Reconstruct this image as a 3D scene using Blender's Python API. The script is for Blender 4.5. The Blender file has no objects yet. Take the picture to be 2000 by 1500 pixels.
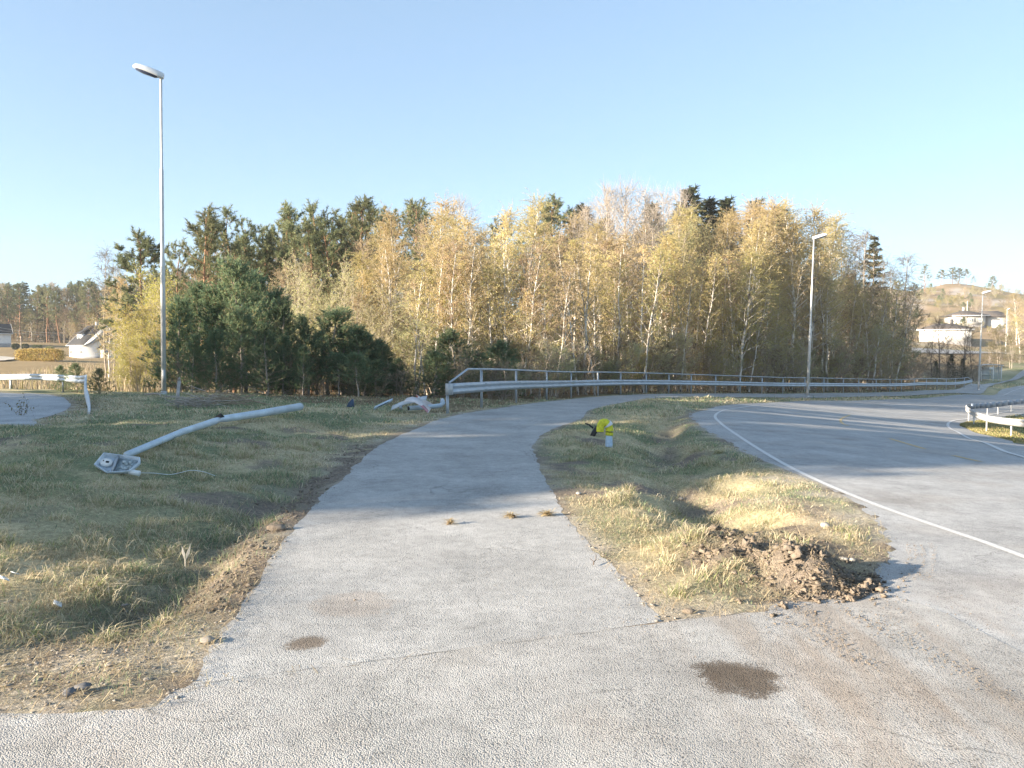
import bpy, math, random
import numpy as np
from mathutils import Vector, Matrix
R = math.radians
rng = np.random.default_rng(7)
random.seed(7)
SC = bpy.context.scene
COL = SC.collection

# ------------------------------------------------------------------ camera
F = 1540.0                      # focal length in pixels of the 2000 px wide photograph
PITCH = math.atan(60.0 / F)
EYE = 1.7
cam_d = bpy.data.cameras.new('camera')
cam = bpy.data.objects.new('camera', cam_d)
COL.objects.link(cam)
cam.location = (0, 0, EYE)
cam.rotation_euler = (R(90) - PITCH, 0, 0)
cam_d.sensor_width = 36.0
cam_d.lens = 36.0 * F / 2000.0
cam_d.clip_start = 0.05
cam_d.clip_end = 4000.0
SC.camera = cam

# ------------------------------------------------------------------ sky, sun, exposure
SUN_EL, SUN_AZ = R(14.0), R(25.0)        # low sun from the left, a little behind the camera
SUN = Vector((-math.cos(SUN_AZ) * math.cos(SUN_EL), -math.sin(SUN_AZ) * math.cos(SUN_EL), math.sin(SUN_EL)))
world = bpy.data.worlds.new('World')
SC.world = world
world.use_nodes = True
wn = world.node_tree
bg = wn.nodes['Background']
sky = wn.nodes.new('ShaderNodeTexSky')
sky.sky_type = 'NISHITA'
sky.sun_disc = False
sky.sun_elevation = SUN_EL
sky.sun_rotation = math.atan2(SUN.x, SUN.y)
sky.altitude = 0
sky.air_density = 0.6
sky.dust_density = 0.9
sky.ozone_density = 4.5
gam = wn.nodes.new('ShaderNodeGamma')          # evens the sky out as the photograph's tone curve does
gam.inputs[1].default_value = 0.55
wn.links.new(sky.outputs[0], gam.inputs[0])
tnt = wn.nodes.new('ShaderNodeMix'); tnt.data_type = 'RGBA'; tnt.blend_type = 'MULTIPLY'; tnt.inputs[0].default_value = 1.0
tnt.inputs[7].default_value = (.92, .925, .86, 1)
wn.links.new(gam.outputs[0], tnt.inputs[6]); wn.links.new(tnt.outputs[2], bg.inputs[0])
bg.inputs[1].default_value = 0.131
sun_d = bpy.data.lights.new('sun', 'SUN')
sun_d.energy = 3.9
sun_d.angle = R(0.5)
sun_d.color = (1.0, 0.85, 0.66)
sun_o = bpy.data.objects.new('sun', sun_d)
COL.objects.link(sun_o)
sun_o.location = (-40, -5, 40)
sun_o.rotation_euler = (-SUN).to_track_quat('-Z', 'Y').to_euler()
SC.view_settings.view_transform = 'Standard'
SC.view_settings.look = 'None'
SC.view_settings.exposure = 2.4
SC.view_settings.gamma = 1.0
SC.cycles.max_bounces = 6
SC.cycles.diffuse_bounces = 3
SC.cycles.transparent_max_bounces = 8
SC.cycles.use_denoising = True

# ------------------------------------------------------------------ pixel <-> place helpers
_sp, _cp = math.sin(PITCH), math.cos(PITCH)
def ray(u, v):
    a, b = (u - 1000.0) / F, (750.0 - v) / F
    return np.array([a, _cp + b * _sp, -_sp + b * _cp])
def at(u, v, Y):
    """the point at distance Y ahead that the photograph shows at pixel u, v"""
    d = ray(u, v)
    t = Y / d[1]
    return np.array([d[0] * t, Y, EYE + d[2] * t])

def vnoise(x, y, seed=0):
    xi = np.floor(x).astype(np.int64); yi = np.floor(y).astype(np.int64)
    fx = x - xi; fy = y - yi
    fx = fx * fx * (3 - 2 * fx); fy = fy * fy * (3 - 2 * fy)
    def h(a, b):
        n = (a * 374761393 + b * 668265263 + seed * 974634541) & 0xffffffff
        n = ((n ^ (n >> 13)) * 1274126177) & 0xffffffff
        n = n ^ (n >> 16)
        return (n & 0xffff) / 65535.0
    return (h(xi, yi) * (1 - fx) + h(xi + 1, yi) * fx) * (1 - fy) + (h(xi, yi + 1) * (1 - fx) + h(xi + 1, yi + 1) * fx) * fy
def fbm(x, y, f=1.0, seed=0, o=4):
    s = 0; a = 1; n = 0
    for k in range(o):
        s = s + a * vnoise(x * f + 17.3 * k, y * f - 9.1 * k, seed + k); n += a
        a *= .5; f *= 2.03
    return s / n

# ------------------------------------------------------------------ the lie of the land
RAIL = [(878, 807, 21.6), (944, 798, 24.5), (1013, 787.5, 29), (1068, 782, 33), (1118, 777.5, 37), (1168, 773.5, 40), (1261, 769.5, 45.5),
        (1353, 768.5, 50.5), (1444, 768, 55.5), (1571, 768, 62), (1678, 767, 70), (1763, 765, 79), (1830, 761, 87), (1898, 754, 95)]
ctl = list(RAIL) + [
    (1577, 776, 57), (1911, 763, 93), (320, 770, 28.6), (172, 812, 20), (158, 775, 31), (133, 766, 37), (40, 761, 41), (0, 768, 33),
    (600, 792, 26), (760, 785, 27),
    (1400, 812, 23), (1450, 796, 33), (1500, 791, 40), (1577, 787, 49), (1750, 783, 60), (1900, 774, 75), (2000, 752, 110),
    (1922, 845, 38), (1972, 855, 33), (1850, 830, 40), (1640, 825, 30), (2000, 800, 60), (2000, 780, 75),
    (1940, 761, 95), (1975, 754, 104), (1990, 746, 114), (1930, 753, 103), (2000, 1088, 6.7), (1600, 940, 10.6), (1440, 850, 16.8), (1930, 743, 120),
    (160, 699, 170), (60, 705, 120), (0, 672, 190), (120, 668, 215), (260, 668, 215), (0, 664, 225),
    (1856, 674, 200), (1910, 640, 235), (1850, 702, 140), (1850, 684, 165), (1985, 690, 190), (1950, 728, 126),
    (1830, 556, 350), (1870, 554, 352), (1790, 574, 350), (1935, 566, 350), (1990, 590, 350), (1870, 608, 262), (1800, 640, 235), (1990, 640, 240),
    (1700, 560, 350)]
pts = [at(u, v, d) for u, v, d in ctl]
pts += [np.array(p, float) for p in [
    (-30, -10, .2), (0, -10, 0), (30, -10, -.8), (0, 0, 0), (0, 6, 0), (-5, 5, .08), (0, 12, 0), (-6, 12, .16), (-8, 20, .12), (-30, 14, .3),
    (-5, 24, .05), (-1.5, 18, 0), (12, 10, -.45), (20, 20, -1.4), (20, 8, -.9), (40, 20, -2.3),
    (-32, 62, -2.4), (-45, 85, -2.6), (-20, 50, -1.0), (-5, 45, -.7), (5, 62, -1.0), (0, 80, .2), (0, 110, 2.5), (35, 115, 1.5), (60, 140, 2), (30, 85, -.8),
    (-40, 120, 0.), (-40, 205, 4), (-120, 260, 8), (-170, 210, 4), (-30, 300, 18), (-120, 320, 19), (-220, 320, 19), (60, 260, 10), (60, 350, 16),
    (120, 60, -3), (130, 110, -1), (220, 500, 22), (300, 330, 18),
    (-500, 700, 20), (0, 800, 20), (500, 700, 20), (-600, 0, 0), (600, 0, -4), (0, -300, 0), (-500, -500, 0), (500, -500, -4), (-200, 80, 0)]]
CP = np.array(pts)
_c = 5.0
def _phi(d2): return np.sqrt(d2 + _c * _c)
_n = len(CP)
_A = np.zeros((_n + 3, _n + 3))
_d2 = ((CP[:, None, :2] - CP[None, :, :2]) ** 2).sum(-1)
_A[:_n, :_n] = _phi(_d2) - 0.08 * np.eye(_n)
_A[:_n, _n] = 1; _A[:_n, _n + 1:] = CP[:, :2]
_A[_n, :_n] = 1; _A[_n + 1:, :_n] = CP[:, :2].T
_w = np.linalg.solve(_A, np.concatenate([CP[:, 2], np.zeros(3)]))
def z0(x, y):
    """smooth height of the land (roads lie on it)"""
    x = np.asarray(x, float); y = np.asarray(y, float)
    sh = np.broadcast(x, y).shape
    X = np.broadcast_to(x, sh).ravel(); Y = np.broadcast_to(y, sh).ravel()
    out = np.empty(X.size)
    for i in range(0, X.size, 40000):
        a, b = X[i:i + 40000], Y[i:i + 40000]
        d2 = (a[:, None] - CP[None, :, 0]) ** 2 + (b[:, None] - CP[None, :, 1]) ** 2
        out[i:i + 40000] = _phi(d2) @ _w[:_n] + _w[_n] + _w[_n + 1] * a + _w[_n + 2] * b
    return out.reshape(sh)
_YS = np.geomspace(2.2, 140, 1500)
def G(u, v):
    """where the photograph's pixel u, v meets the ground"""
    d = ray(u, v)
    t = _YS / d[1]
    zz = EYE + d[2] * t - z0(d[0] * t, _YS)
    k = np.argmax(zz < 0)
    if zz[k] >= 0: k = len(_YS) - 1
    k = max(k, 1)
    f = zz[k - 1] / (zz[k - 1] - zz[k] + 1e-9)
    y = _YS[k - 1] + f * (_YS[k] - _YS[k - 1])
    return np.array([d[0] * y / d[1], y])

def cr(P, n):
    """Catmull-Rom through P, n samples a span"""
    P = np.asarray(P, float)
    Q = np.vstack([2 * P[0] - P[1], P, 2 * P[-1] - P[-2]])
    out = []
    for i in range(len(P) - 1):
        a, b, c, d = Q[i:i + 4]
        for t in np.linspace(0, 1, n, endpoint=False):
            out.append(.5 * (2 * b + (c - a) * t + (2 * a - 5 * b + 4 * c - d) * t * t + (3 * b - a - 3 * c + d) * t ** 3))
    out.append(P[-1])
    return np.array(out)
def resample(P, step):
    P = np.asarray(P, float)
    s = np.concatenate([[0], np.cumsum(np.linalg.norm(np.diff(P, axis=0), axis=1))])
    n = max(2, int(round(s[-1] / step)) + 1)
    t = np.linspace(0, s[-1], n)
    return np.stack([np.interp(t, s, P[:, k]) for k in range(P.shape[1])], 1)
def seg_dist(X, Y, poly, closed=False):
    """distance of points to a polyline"""
    best = np.full(X.shape, 1e9)
    P = np.asarray(poly)
    m = len(P) if closed else len(P) - 1
    for i in range(m):
        a = P[i]; b = P[(i + 1) % len(P)]
        d = b - a; L = d @ d + 1e-12
        t = np.clip(((X - a[0]) * d[0] + (Y - a[1]) * d[1]) / L, 0, 1)
        best = np.minimum(best, (X - a[0] - t * d[0]) ** 2 + (Y - a[1] - t * d[1]) ** 2)
    return np.sqrt(best)
def inside(X, Y, poly):
    P = np.asarray(poly)
    r = np.zeros(X.shape, bool)
    for i in range(len(P)):
        a = P[i]; b = P[(i + 1) % len(P)]
        if a[1] == b[1]: continue
        c = (a[1] > Y) != (b[1] > Y)
        r ^= c & (X < (b[0] - a[0]) * (Y - a[1]) / (b[1] - a[1]) + a[0])
    return r

# ------------------------------------------------------------------ mesh helpers
class MB:
    def __init__(s): s.v = []; s.f3 = []; s.f4 = []; s.m3 = []; s.m4 = []; s.n = 0; s.c = []
    def add(s, v, f, mat=0, col=None):
        v = np.asarray(v, np.float32).reshape(-1, 3); f = np.asarray(f, np.int64)
        s.v.append(v)
        if f.shape[1] == 3: s.f3.append(f + s.n); s.m3.append(np.full(len(f), mat))
        else: s.f4.append(f + s.n); s.m4.append(np.full(len(f), mat))
        if col is not None: s.c.append(np.asarray(col, np.float32).reshape(-1, 3))
        s.n += len(v)
        return s
    def mesh(s, name, mats, smooth=False):
        me = bpy.data.meshes.new(name)
        V = np.concatenate(s.v)
        f3 = np.concatenate(s.f3) if s.f3 else np.zeros((0, 3), np.int64)
        f4 = np.concatenate(s.f4) if s.f4 else np.zeros((0, 4), np.int64)
        me.vertices.add(len(V)); me.vertices.foreach_set('co', V.ravel())
        lp = np.concatenate([f3.ravel(), f4.ravel()]).astype(np.int32)
        me.loops.add(len(lp)); me.loops.foreach_set('vertex_index', lp)
        nf = len(f3) + len(f4)
        me.polygons.add(nf)
        st = np.concatenate([np.arange(len(f3)) * 3, len(f3) * 3 + np.arange(len(f4)) * 4]).astype(np.int32)
        me.polygons.foreach_set('loop_start', st)
        mi = np.concatenate(s.m3 + s.m4).astype(np.int32) if nf else np.zeros(0, np.int32)
        me.polygons.foreach_set('material_index', mi)
        me.update(calc_edges=True)
        for m in (mats if isinstance(mats, (list, tuple)) else [mats]): me.materials.append(m)
        if s.c:
            C = np.concatenate(s.c)
            at_ = me.color_attributes.new('tint', 'FLOAT_COLOR', 'POINT')
            at_.data.foreach_set('color', np.hstack([C, np.ones((len(C), 1), np.float32)]).ravel())
        if smooth: me.polygons.foreach_set('use_smooth', np.ones(nf, bool))
        me.validate()
        return me
    def obj(s, name, mats, parent=None, smooth=False):
        return link(name, s.mesh(name, mats, smooth), parent)
def link(name, me, parent=None):
    o = bpy.data.objects.new(name, me)
    COL.objects.link(o)
    if parent is not None: o.parent = parent
    return o
def tag(o, label=None, cat=None, group=None, kind=None):
    if label: o['label'] = label
    if cat: o['category'] = cat
    if group: o['group'] = group
    if kind: o['kind'] = kind
    return o
def thing(name, label, cat, loc=(0, 0, 0), rz=0, group=None):
    o = bpy.data.objects.new(name, None)
    o.empty_display_size = .3
    COL.objects.link(o)
    o.location = loc; o.rotation_euler = (0, 0, rz)
    return tag(o, label, cat, group)

BOXF = np.array([[0, 3, 2, 1], [4, 5, 6, 7], [0, 1, 5, 4], [1, 2, 6, 5], [2, 3, 7, 6], [3, 0, 4, 7]])
def box(mb, x0, x1, y0, y1, z0_, z1, mat=0, M=None):
    v = np.array([[x0, y0, z0_], [x1, y0, z0_], [x1, y1, z0_], [x0, y1, z0_], [x0, y0, z1], [x1, y0, z1], [x1, y1, z1], [x0, y1, z1]], float)
    if M is not None: v = v @ np.array(M.to_3x3()).T + np.array(M.translation)
    return mb.add(v, BOXF, mat)
def bbox_(mb, x0, x1, y0, y1, z0_, z1, b=.01, mat=0):
    """box with chamfered vertical edges and top"""
    ring = [(x0 + b, y0), (x1 - b, y0), (x1, y0 + b), (x1, y1 - b), (x1 - b, y1), (x0 + b, y1), (x0, y1 - b), (x0, y0 + b)]
    cx, cy = (x0 + x1) / 2, (y0 + y1) / 2
    rs = [(ring, z0_), (ring, z1 - b), ([(cx + (x - cx) * (1 - 2 * b / (x1 - x0)), cy + (y - cy) * (1 - 2 * b / (y1 - y0))) for x, y in ring], z1)]
    return loft(mb, [[(x, y, z) for x, y in r] for r, z in rs], mat=mat)
def loft(mb, rings, mat=0, cap=True, closed=True):
    k = len(rings[0]); V = np.array(rings, float).reshape(-1, 3)
    f = []
    for i in range(len(rings) - 1):
        for j in range(k if closed else k - 1):
            f.append([i * k + j, i * k + (j + 1) % k, (i + 1) * k + (j + 1) % k, (i + 1) * k + j])
    if cap and closed:
        n = len(V)
        c0 = V[:k].mean(0); c1 = V[-k:].mean(0)
        V = np.vstack([V, c0, c1])
        t = []
        for j in range(k):
            t.append([n, (j + 1) % k, j]); t.append([n + 1, len(rings) * k - k + j, len(rings) * k - k + (j + 1) % k])
        b = mb.n
        mb.add(V, f, mat)
        mb.f3.append(np.array(t) + b); mb.m3.append(np.full(len(t), mat))
        return mb
    return mb.add(V, f, mat)
def tube(mb, P, r, k=8, mat=0, cap=True):
    P = np.asarray(P, float); r = np.broadcast_to(np.asarray(r, float), (len(P),))
    T = np.gradient(P, axis=0); T /= np.linalg.norm(T, axis=1)[:, None] + 1e-12
    up = np.array([0, 0, 1.]) if abs(T[:, 2]).mean() < .8 else np.array([1., 0, 0])
    rings = []
    for p, t, q in zip(P, T, r):
        a = np.cross(up, t); a /= np.linalg.norm(a) + 1e-12
        b = np.cross(t, a)
        th = np.arange(k) * 2 * math.pi / k
        rings.append(p + q * (np.cos(th)[:, None] * a + np.sin(th)[:, None] * b))
    return loft(mb, rings, mat, cap)
def twigs(mb, P, Rr, k=3, mat=0):
    """many tubes at once: P (m,n,3), Rr (m,n)"""
    m, n, _ = P.shape
    T = np.gradient(P, axis=1); T /= np.linalg.norm(T, axis=2)[..., None] + 1e-9
    up = np.array([.31, .17, .94])
    A = np.cross(T, up); A /= np.linalg.norm(A, axis=2)[..., None] + 1e-9
    B = np.cross(T, A)
    th = np.arange(k) * 2 * math.pi / k
    V = P[:, :, None, :] + Rr[:, :, None, None] * (np.cos(th)[None, None, :, None] * A[:, :, None, :] + np.sin(th)[None, None, :, None] * B[:, :, None, :])
    idx = np.arange(m * n * k).reshape(m, n, k)
    a = idx[:, :-1, :]; b = np.roll(a, -1, axis=2); c = idx[:, 1:, :]; d = np.roll(c, -1, axis=2)
    return mb.add(V.reshape(-1, 3), np.stack([a, b, d, c], -1).reshape(-1, 4), mat)
def rot_rand(n, g):
    a = g.normal(size=(n, 3)); a /= np.linalg.norm(a, axis=1)[:, None]
    b = g.normal(size=(n, 3)); b -= (a * b).sum(1)[:, None] * a; b /= np.linalg.norm(b, axis=1)[:, None]
    return a, b
def leaves(mb, P, size, g, mat=1, aspect=.6, hang=0.0):
    """leaf-sized diamond faces"""
    n = len(P)
    a, b = rot_rand(n, g)
    if hang: a = a * (1 - hang) + np.array([0, 0, -1.]) * hang; a /= np.linalg.norm(a, axis=1)[:, None]; b -= (a * b).sum(1)[:, None] * a; b /= np.linalg.norm(b, axis=1)[:, None] + 1e-9
    s = size * g.uniform(.6, 1.3, n)[:, None]
    V = np.stack([P - a * s * .5, P + b * s * aspect * .5, P + a * s * .5, P - b * s * aspect * .5], 1)
    return mb.add(V.reshape(-1, 3), np.arange(4 * n).reshape(n, 4), mat)
def needles(mb, C, A, per, ln, w, g, mat=1, spread=1.0):
    """needle tufts: per blades about each centre C with axis A"""
    C = np.repeat(C, per, 0); A = np.repeat(A, per, 0); n = len(C)
    d = g.normal(size=(n, 3)); d /= np.linalg.norm(d, axis=1)[:, None]
    d = d * spread + A; d /= np.linalg.norm(d, axis=1)[:, None] + 1e-9
    q = np.cross(d, g.normal(size=(n, 3))); q /= np.linalg.norm(q, axis=1)[:, None] + 1e-9
    L = ln * g.uniform(.6, 1.2, n)[:, None]
    C = C + A * g.uniform(-.5, .5, n)[:, None] * ln
    V = np.stack([C - q * w * .5, C + q * w * .5, C + d * L + q * w * .18, C + d * L - q * w * .18], 1)
    return mb.add(V.reshape(-1, 3), np.arange(4 * n).reshape(n, 4), mat)
def blob(mb, c, r, g, mat=0, flat=.7, sub=1, rough=.35):
    """a lumpy stone or clod"""
    t = (1 + 5 ** .5) / 2
    v = np.array([[-1, t, 0], [1, t, 0], [-1, -t, 0], [1, -t, 0], [0, -1, t], [0, 1, t], [0, -1, -t], [0, 1, -t], [t, 0, -1], [t, 0, 1], [-t, 0, -1], [-t, 0, 1]], float)
    f = np.array([[0, 11, 5], [0, 5, 1], [0, 1, 7], [0, 7, 10], [0, 10, 11], [1, 5, 9], [5, 11, 4], [11, 10, 2], [10, 7, 6], [7, 1, 8], [3, 9, 4], [3, 4, 2], [3, 2, 6], [3, 6, 8], [3, 8, 9], [4, 9, 5], [2, 4, 11], [6, 2, 10], [8, 6, 7], [9, 8, 1]])
    v /= np.linalg.norm(v, axis=1)[:, None]
    for _ in range(sub - 1):
        e = {}; nf = []; vl = list(v)
        def mid(a, b):
            k = (min(a, b), max(a, b))
            if k not in e:
                m = (vl[a] + vl[b]); e[k] = len(vl); vl.append(m / np.linalg.norm(m))
            return e[k]
        for a, b, c_ in f:
            x, y, z = mid(a, b), mid(b, c_), mid(c_, a)
            nf += [[a, x, z], [b, y, x], [c_, z, y], [x, y, z]]
        v = np.array(vl); f = np.array(nf)
    v = v * (1 + rough * (g.random(len(v)) - .5) * 2)[:, None]
    s = np.array([g.uniform(.7, 1.3), g.uniform(.7, 1.3), flat * g.uniform(.7, 1.2)]) * r
    th = g.uniform(0, 6.28); cs, sn = math.cos(th), math.sin(th)
    v = v * s
    v = np.stack([v[:, 0] * cs - v[:, 1] * sn, v[:, 0] * sn + v[:, 1] * cs, v[:, 2]], 1)
    return mb.add(v + np.asarray(c), f, mat)

# ------------------------------------------------------------------ materials
class Mat:
    def __init__(s, name):
        s.m = bpy.data.materials.new(name); s.m.use_nodes = True
        s.t = s.m.node_tree; s.b = s.t.nodes['Principled BSDF']
        s.b.inputs['Roughness'].default_value = .85
        s.b.inputs['Specular IOR Level'].default_value = .25
        s._tc = None
    def n(s, typ, ins=None, **kw):
        nd = s.t.nodes.new('ShaderNode' + typ)
        for k, v in kw.items(): setattr(nd, k, v)
        for k, v in (ins or {}).items():
            if hasattr(v, 'is_output'): s.t.links.new(v, nd.inputs[k])
            else: nd.inputs[k].default_value = v
        return nd
    def co(s):
        if s._tc is None: s._tc = s.n('TexCoord').outputs['Object']
        return s._tc
    def scaled(s, sc):
        return s.n('Mapping', {'Vector': s.co(), 'Scale': sc}).outputs[0]
    def noise(s, scale, detail=3, rough=.55, vec=None):
        return s.n('TexNoise', {'Vector': vec or s.co(), 'Scale': scale, 'Detail': detail, 'Roughness': rough}).outputs['Fac']
    def ramp(s, fac, stops):
        nd = s.n('ValToRGB', {'Fac': fac}); cr_ = nd.color_ramp
        while len(cr_.elements) < len(stops): cr_.elements.new(.5)
        for e, (p, c) in zip(cr_.elements, stops):
            e.position = p; e.color = (c if isinstance(c, tuple) else (c, c, c)) + (1,)
        return nd.outputs[0]
    def mix(s, fac, a, b, mode='MIX'):
        nd = s.n('Mix', data_type='RGBA', blend_type=mode)
        for i, v in ((0, fac), (6, a), (7, b)):
            if hasattr(v, 'is_output'): s.t.links.new(v, nd.inputs[i])
            elif i: nd.inputs[i].default_value = tuple(v) + (1,)
            else: nd.inputs[i].default_value = v
        return nd.outputs[2]
    def math(s, op, a, b=0.0, c=None):
        d = {0: a, 1: b}
        if c is not None: d[2] = c
        return s.n('Math', d, operation=op).outputs[0]
    def set(s, **kw):
        for k, v in kw.items():
            i = s.b.inputs[k.replace('_', ' ')]
            if hasattr(v, 'is_output'): s.t.links.new(v, i)
            elif isinstance(v, tuple): i.default_value = v + (1,)
            else: i.default_value = v
        return s
    def bump(s, h, strength=.3, dist=.01):
        nd = s.n('Bump', {'Height': h, 'Strength': strength, 'Distance': dist})
        s.t.links.new(nd.outputs[0], s.b.inputs['Normal']); return s
    def sep(s):
        return s.n('SeparateXYZ', {0: s.co()}).outputs

def plain(name, col, rough=.7, metal=0, var=.25, scale=6.0, bump=0):
    m = Mat(name)
    f = m.noise(scale, 4)
    c = m.ramp(f, [(.25, tuple(x * (1 - var) for x in col)), (.75, tuple(min(1, x * (1 + var)) for x in col))])
    m.set(Base_Color=c, Roughness=rough, Metallic=metal)
    if bump: m.bump(m.noise(scale * 6, 4), bump, .01)
    return m.m
def leafmat(name, cols, trans=.35, rough=.8):
    """foliage: each leaf has a colour of its own between the given ones"""
    m = Mat(name)
    geo = m.n('NewGeometry').outputs['Random Per Island']
    obi = m.n('ObjectInfo').outputs['Random']
    n_ = len(cols)
    c = m.ramp(geo, [(i / (n_ - 1) if n_ > 1 else 0, k) for i, k in enumerate(cols)])
    hs = m.n('HueSaturation', {'Color': c, 'Hue': m.math('MULTIPLY_ADD', m.math('FRACT', m.math('MULTIPLY', obi, 7.3)), .035, .480), 'Saturation': .92, 'Value': m.math('MULTIPLY_ADD', obi, .38, .82)}).outputs[0]
    d = m.n('BsdfDiffuse', {'Color': hs}); t = m.n('BsdfTranslucent', {'Color': hs})
    ms = m.n('MixShader', {0: trans, 1: d.outputs[0], 2: t.outputs[0]})
    m.t.links.new(ms.outputs[0], m.t.nodes['Material Output'].inputs[0])
    return m.m

def tintmat(name, trans=0.0, detail=True):
    m = Mat(name)
    a = m.n('VertexColor', layer_name='tint').outputs[0]
    if detail:
        v = m.ramp(m.noise(26, 5, .65), [(.3, .62), (.7, 1.4)])
        a = m.mix(1.0, a, v, 'MULTIPLY')
        v2 = m.ramp(m.noise(140, 2, .6), [(.3, .7), (.7, 1.3)])
        a = m.mix(1.0, a, v2, 'MULTIPLY')
        m.bump(m.noise(45, 5, .7), .7, .03)
    m.set(Base_Color=a, Roughness=.95, Specular_IOR_Level=.1)
    if trans:
        t = m.n('BsdfTranslucent', {'Color': a})
        ms = m.n('MixShader', {0: trans, 1: m.b.outputs[0], 2: t.outputs[0]})
        m.t.links.new(ms.outputs[0], m.t.nodes['Material Output'].inputs[0])
    return m.m

# ------------------------------------------------------------------ plan of roads
def GG(L): return [G(u, v) if (abs(u) > 60 or abs(v) > 500) else np.array([u, v], float) for u, v in L]
def gp(*L): return [G(u, v) for u, v in L]
rail_xy = np.array([at(u, v, d)[:2] for u, v, d in RAIL])
_rt = np.gradient(cr(rail_xy, 4), axis=0); _rt /= np.linalg.norm(_rt, axis=1)[:, None]
rail_c = cr(rail_xy, 4)
rail_n = np.stack([_rt[:, 1], -_rt[:, 0]], 1)           # towards the road
_pl = rail_c[5::4] + rail_n[5::4] * .45
_pr = rail_c[5::4] + rail_n[5::4] * 3.2
pathL = gp((365, 1345), (450, 1215), (530, 1090), (590, 1010), (660, 940), (740, 872), (800, 843), (868, 817)) + list(_pl[0:]) + [at(1950, 746, 112)[:2], at(2000, 737, 128)[:2], np.array([112, 160.])]
pathR = gp((1300, 1213), (1215, 1130), (1130, 1040), (1092, 985), (1052, 905), (1040, 868), (1075, 840), (1135, 817)) + list(_pr[0:]) + [at(1950, 752, 108)[:2], at(2000, 742, 122)[:2], np.array([114, 156.])]
roadL = [np.array([1.6, -15.]), np.array([1.6, 2.])] + gp((1500, 1200), (1640, 1166), (1712, 1115), (1730, 1060), (1700, 1005), (1635, 962), (1560, 928), (1480, 895), (1415, 860),
        (1362, 828), (1350, 806), (1400, 794.5), (1480, 788)) + [at(1577, 783.5, 51.5)[:2], at(1680, 781.5, 57)[:2], at(1750, 780, 62)[:2], at(1850, 775, 73)[:2], at(1930, 767, 86)[:2], at(2000, 753, 106)[:2], np.array([112, 146.])]
roadR = [np.array(p, float) for p in [(34, -15), (34, 2), (34, 4), (34, 5), (35, 6), (35, 7), (36, 8), (36, 9), (37, 10), (38, 11), (39, 13), (42, 16), (46, 20), (50, 25), (56, 30), (62, 36), (67, 42), (71, 48), (78, 58), (86, 70), (98, 86), (125, 128)]]
apronL = [np.array([-30, 3.0]), np.array([-9, 3.4])] + gp((0, 1395), (365, 1345), (700, 1300), (1000, 1253), (1300, 1213), (1480, 1196), (1580, 1178), (1700, 1160), (1850, 1200), (2000, 1290)) + [np.array([5., 2.2]), np.array([9., 1.])]
apronR = [np.array([x, -15.]) for x in (-30, -9, -4, -2, -1, 0, 1, 2, 3, 4, 5, 6, 7, 9)]
lobeL = [np.array([-75., 60.]), np.array([-46., 44.]), np.array([-32., 38.])] + gp((0, 767.5), (60, 769), (105, 773), (130, 781), (138, 788))
lobeR = [np.array([-80., 52.]), np.array([-43., 33.]), np.array([-22., 20.5])] + gp((0, 832), (50, 823), (95, 813), (128, 801), (139, 791))
isleL = gp((1876, 831), (1887, 825.5), (1925, 819), (1960, 813.5), (2000, 808)) + [np.array([46., 63.]), np.array([53., 66.])]
isleR = gp((1875, 832.5), (1893, 840), (1934, 852), (1978, 862), (2010, 869)) + [np.array([24., 29.]), np.array([31., 27.5])]
def poly(L, Rr, n=6): return np.vstack([cr(L, n), cr(Rr, n)[::-1]])
upL = [at(u, v, d)[:2] for u, v, d in [(1780, 684, 168), (1810, 684, 166), (1850, 684, 165), (1900, 686, 166), (1960, 689, 172)]]
upR = [at(u, v, d)[:2] for u, v, d in [(1780, 695, 150), (1810, 695, 150), (1850, 694, 151), (1900, 694, 154), (1960, 694, 161)]]
drL = [at(u, v, d)[:2] for u, v, d in [(-30, 676, 160), (8, 672, 160), (24, 674, 158), (38, 676, 156)]]
drR = [at(u, v, d)[:2] for u, v, d in [(-30, 706, 118), (4, 706, 118), (16, 705, 120), (26, 703, 122)]]
POLYS = [poly(upL, upR), poly(drL, drR), poly(pathL, pathR), poly(roadL, roadR), poly(apronL, apronR), poly(lobeL, lobeR)]
ISLE = poly(isleL, isleR)
def road_sd(X, Y):
    """signed distance to the asphalt, negative on it"""
    s = np.full(X.shape, 1e9)
    for P in POLYS:
        d = seg_dist(X, Y, P, True)
        s = np.minimum(s, np.where(inside(X, Y, P), -d, d))
    return s
def sst(a, b, x):
    t = np.clip((x - a) / (b - a), 0, 1); return t * t * (3 - 2 * t)

ditch_left = np.array(gp((655, 925), (570, 970), (490, 1012), (420, 1085), (335, 1165), (240, 1195)))
ditch_mid = np.array(gp((1400, 1003), (1345, 945), (1300, 890), (1285, 850), (1330, 816), (1400, 797)))
mound = [(G(1480, 1115), .20, .52), (G(1590, 1145), .17, .34), (G(1390, 1070), .13, .38), (G(1660, 1150), .12, .2), (G(1180, 848), .10, .5), (G(1110, 850), .07, .6), (G(1350, 1150), .06, .4), (G(1290, 800), .18, 1.5)]
holes = [(G(1530, 1052), -.30, .17), (G(1640, 1110), -.05, .2), (G(1165, 866), -.15, .35)]
SOIL = [(G(1480, 1105), .60), (G(1590, 1145), .46), (G(1400, 1065), .36), (G(1530, 1050), .30), (G(1660, 1145), .3), (G(1170, 862), .5), (G(1330, 880), .55), (G(540, 1034), .10)]
DUSTY = [(G(1300, 1185), .26), (G(1225, 1120), .20), (G(1170, 1070), .14), (G(1380, 1190), .2), (G(1600, 965), .22), (G(1660, 1010), .22), (G(1510, 935), .3)]
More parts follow.
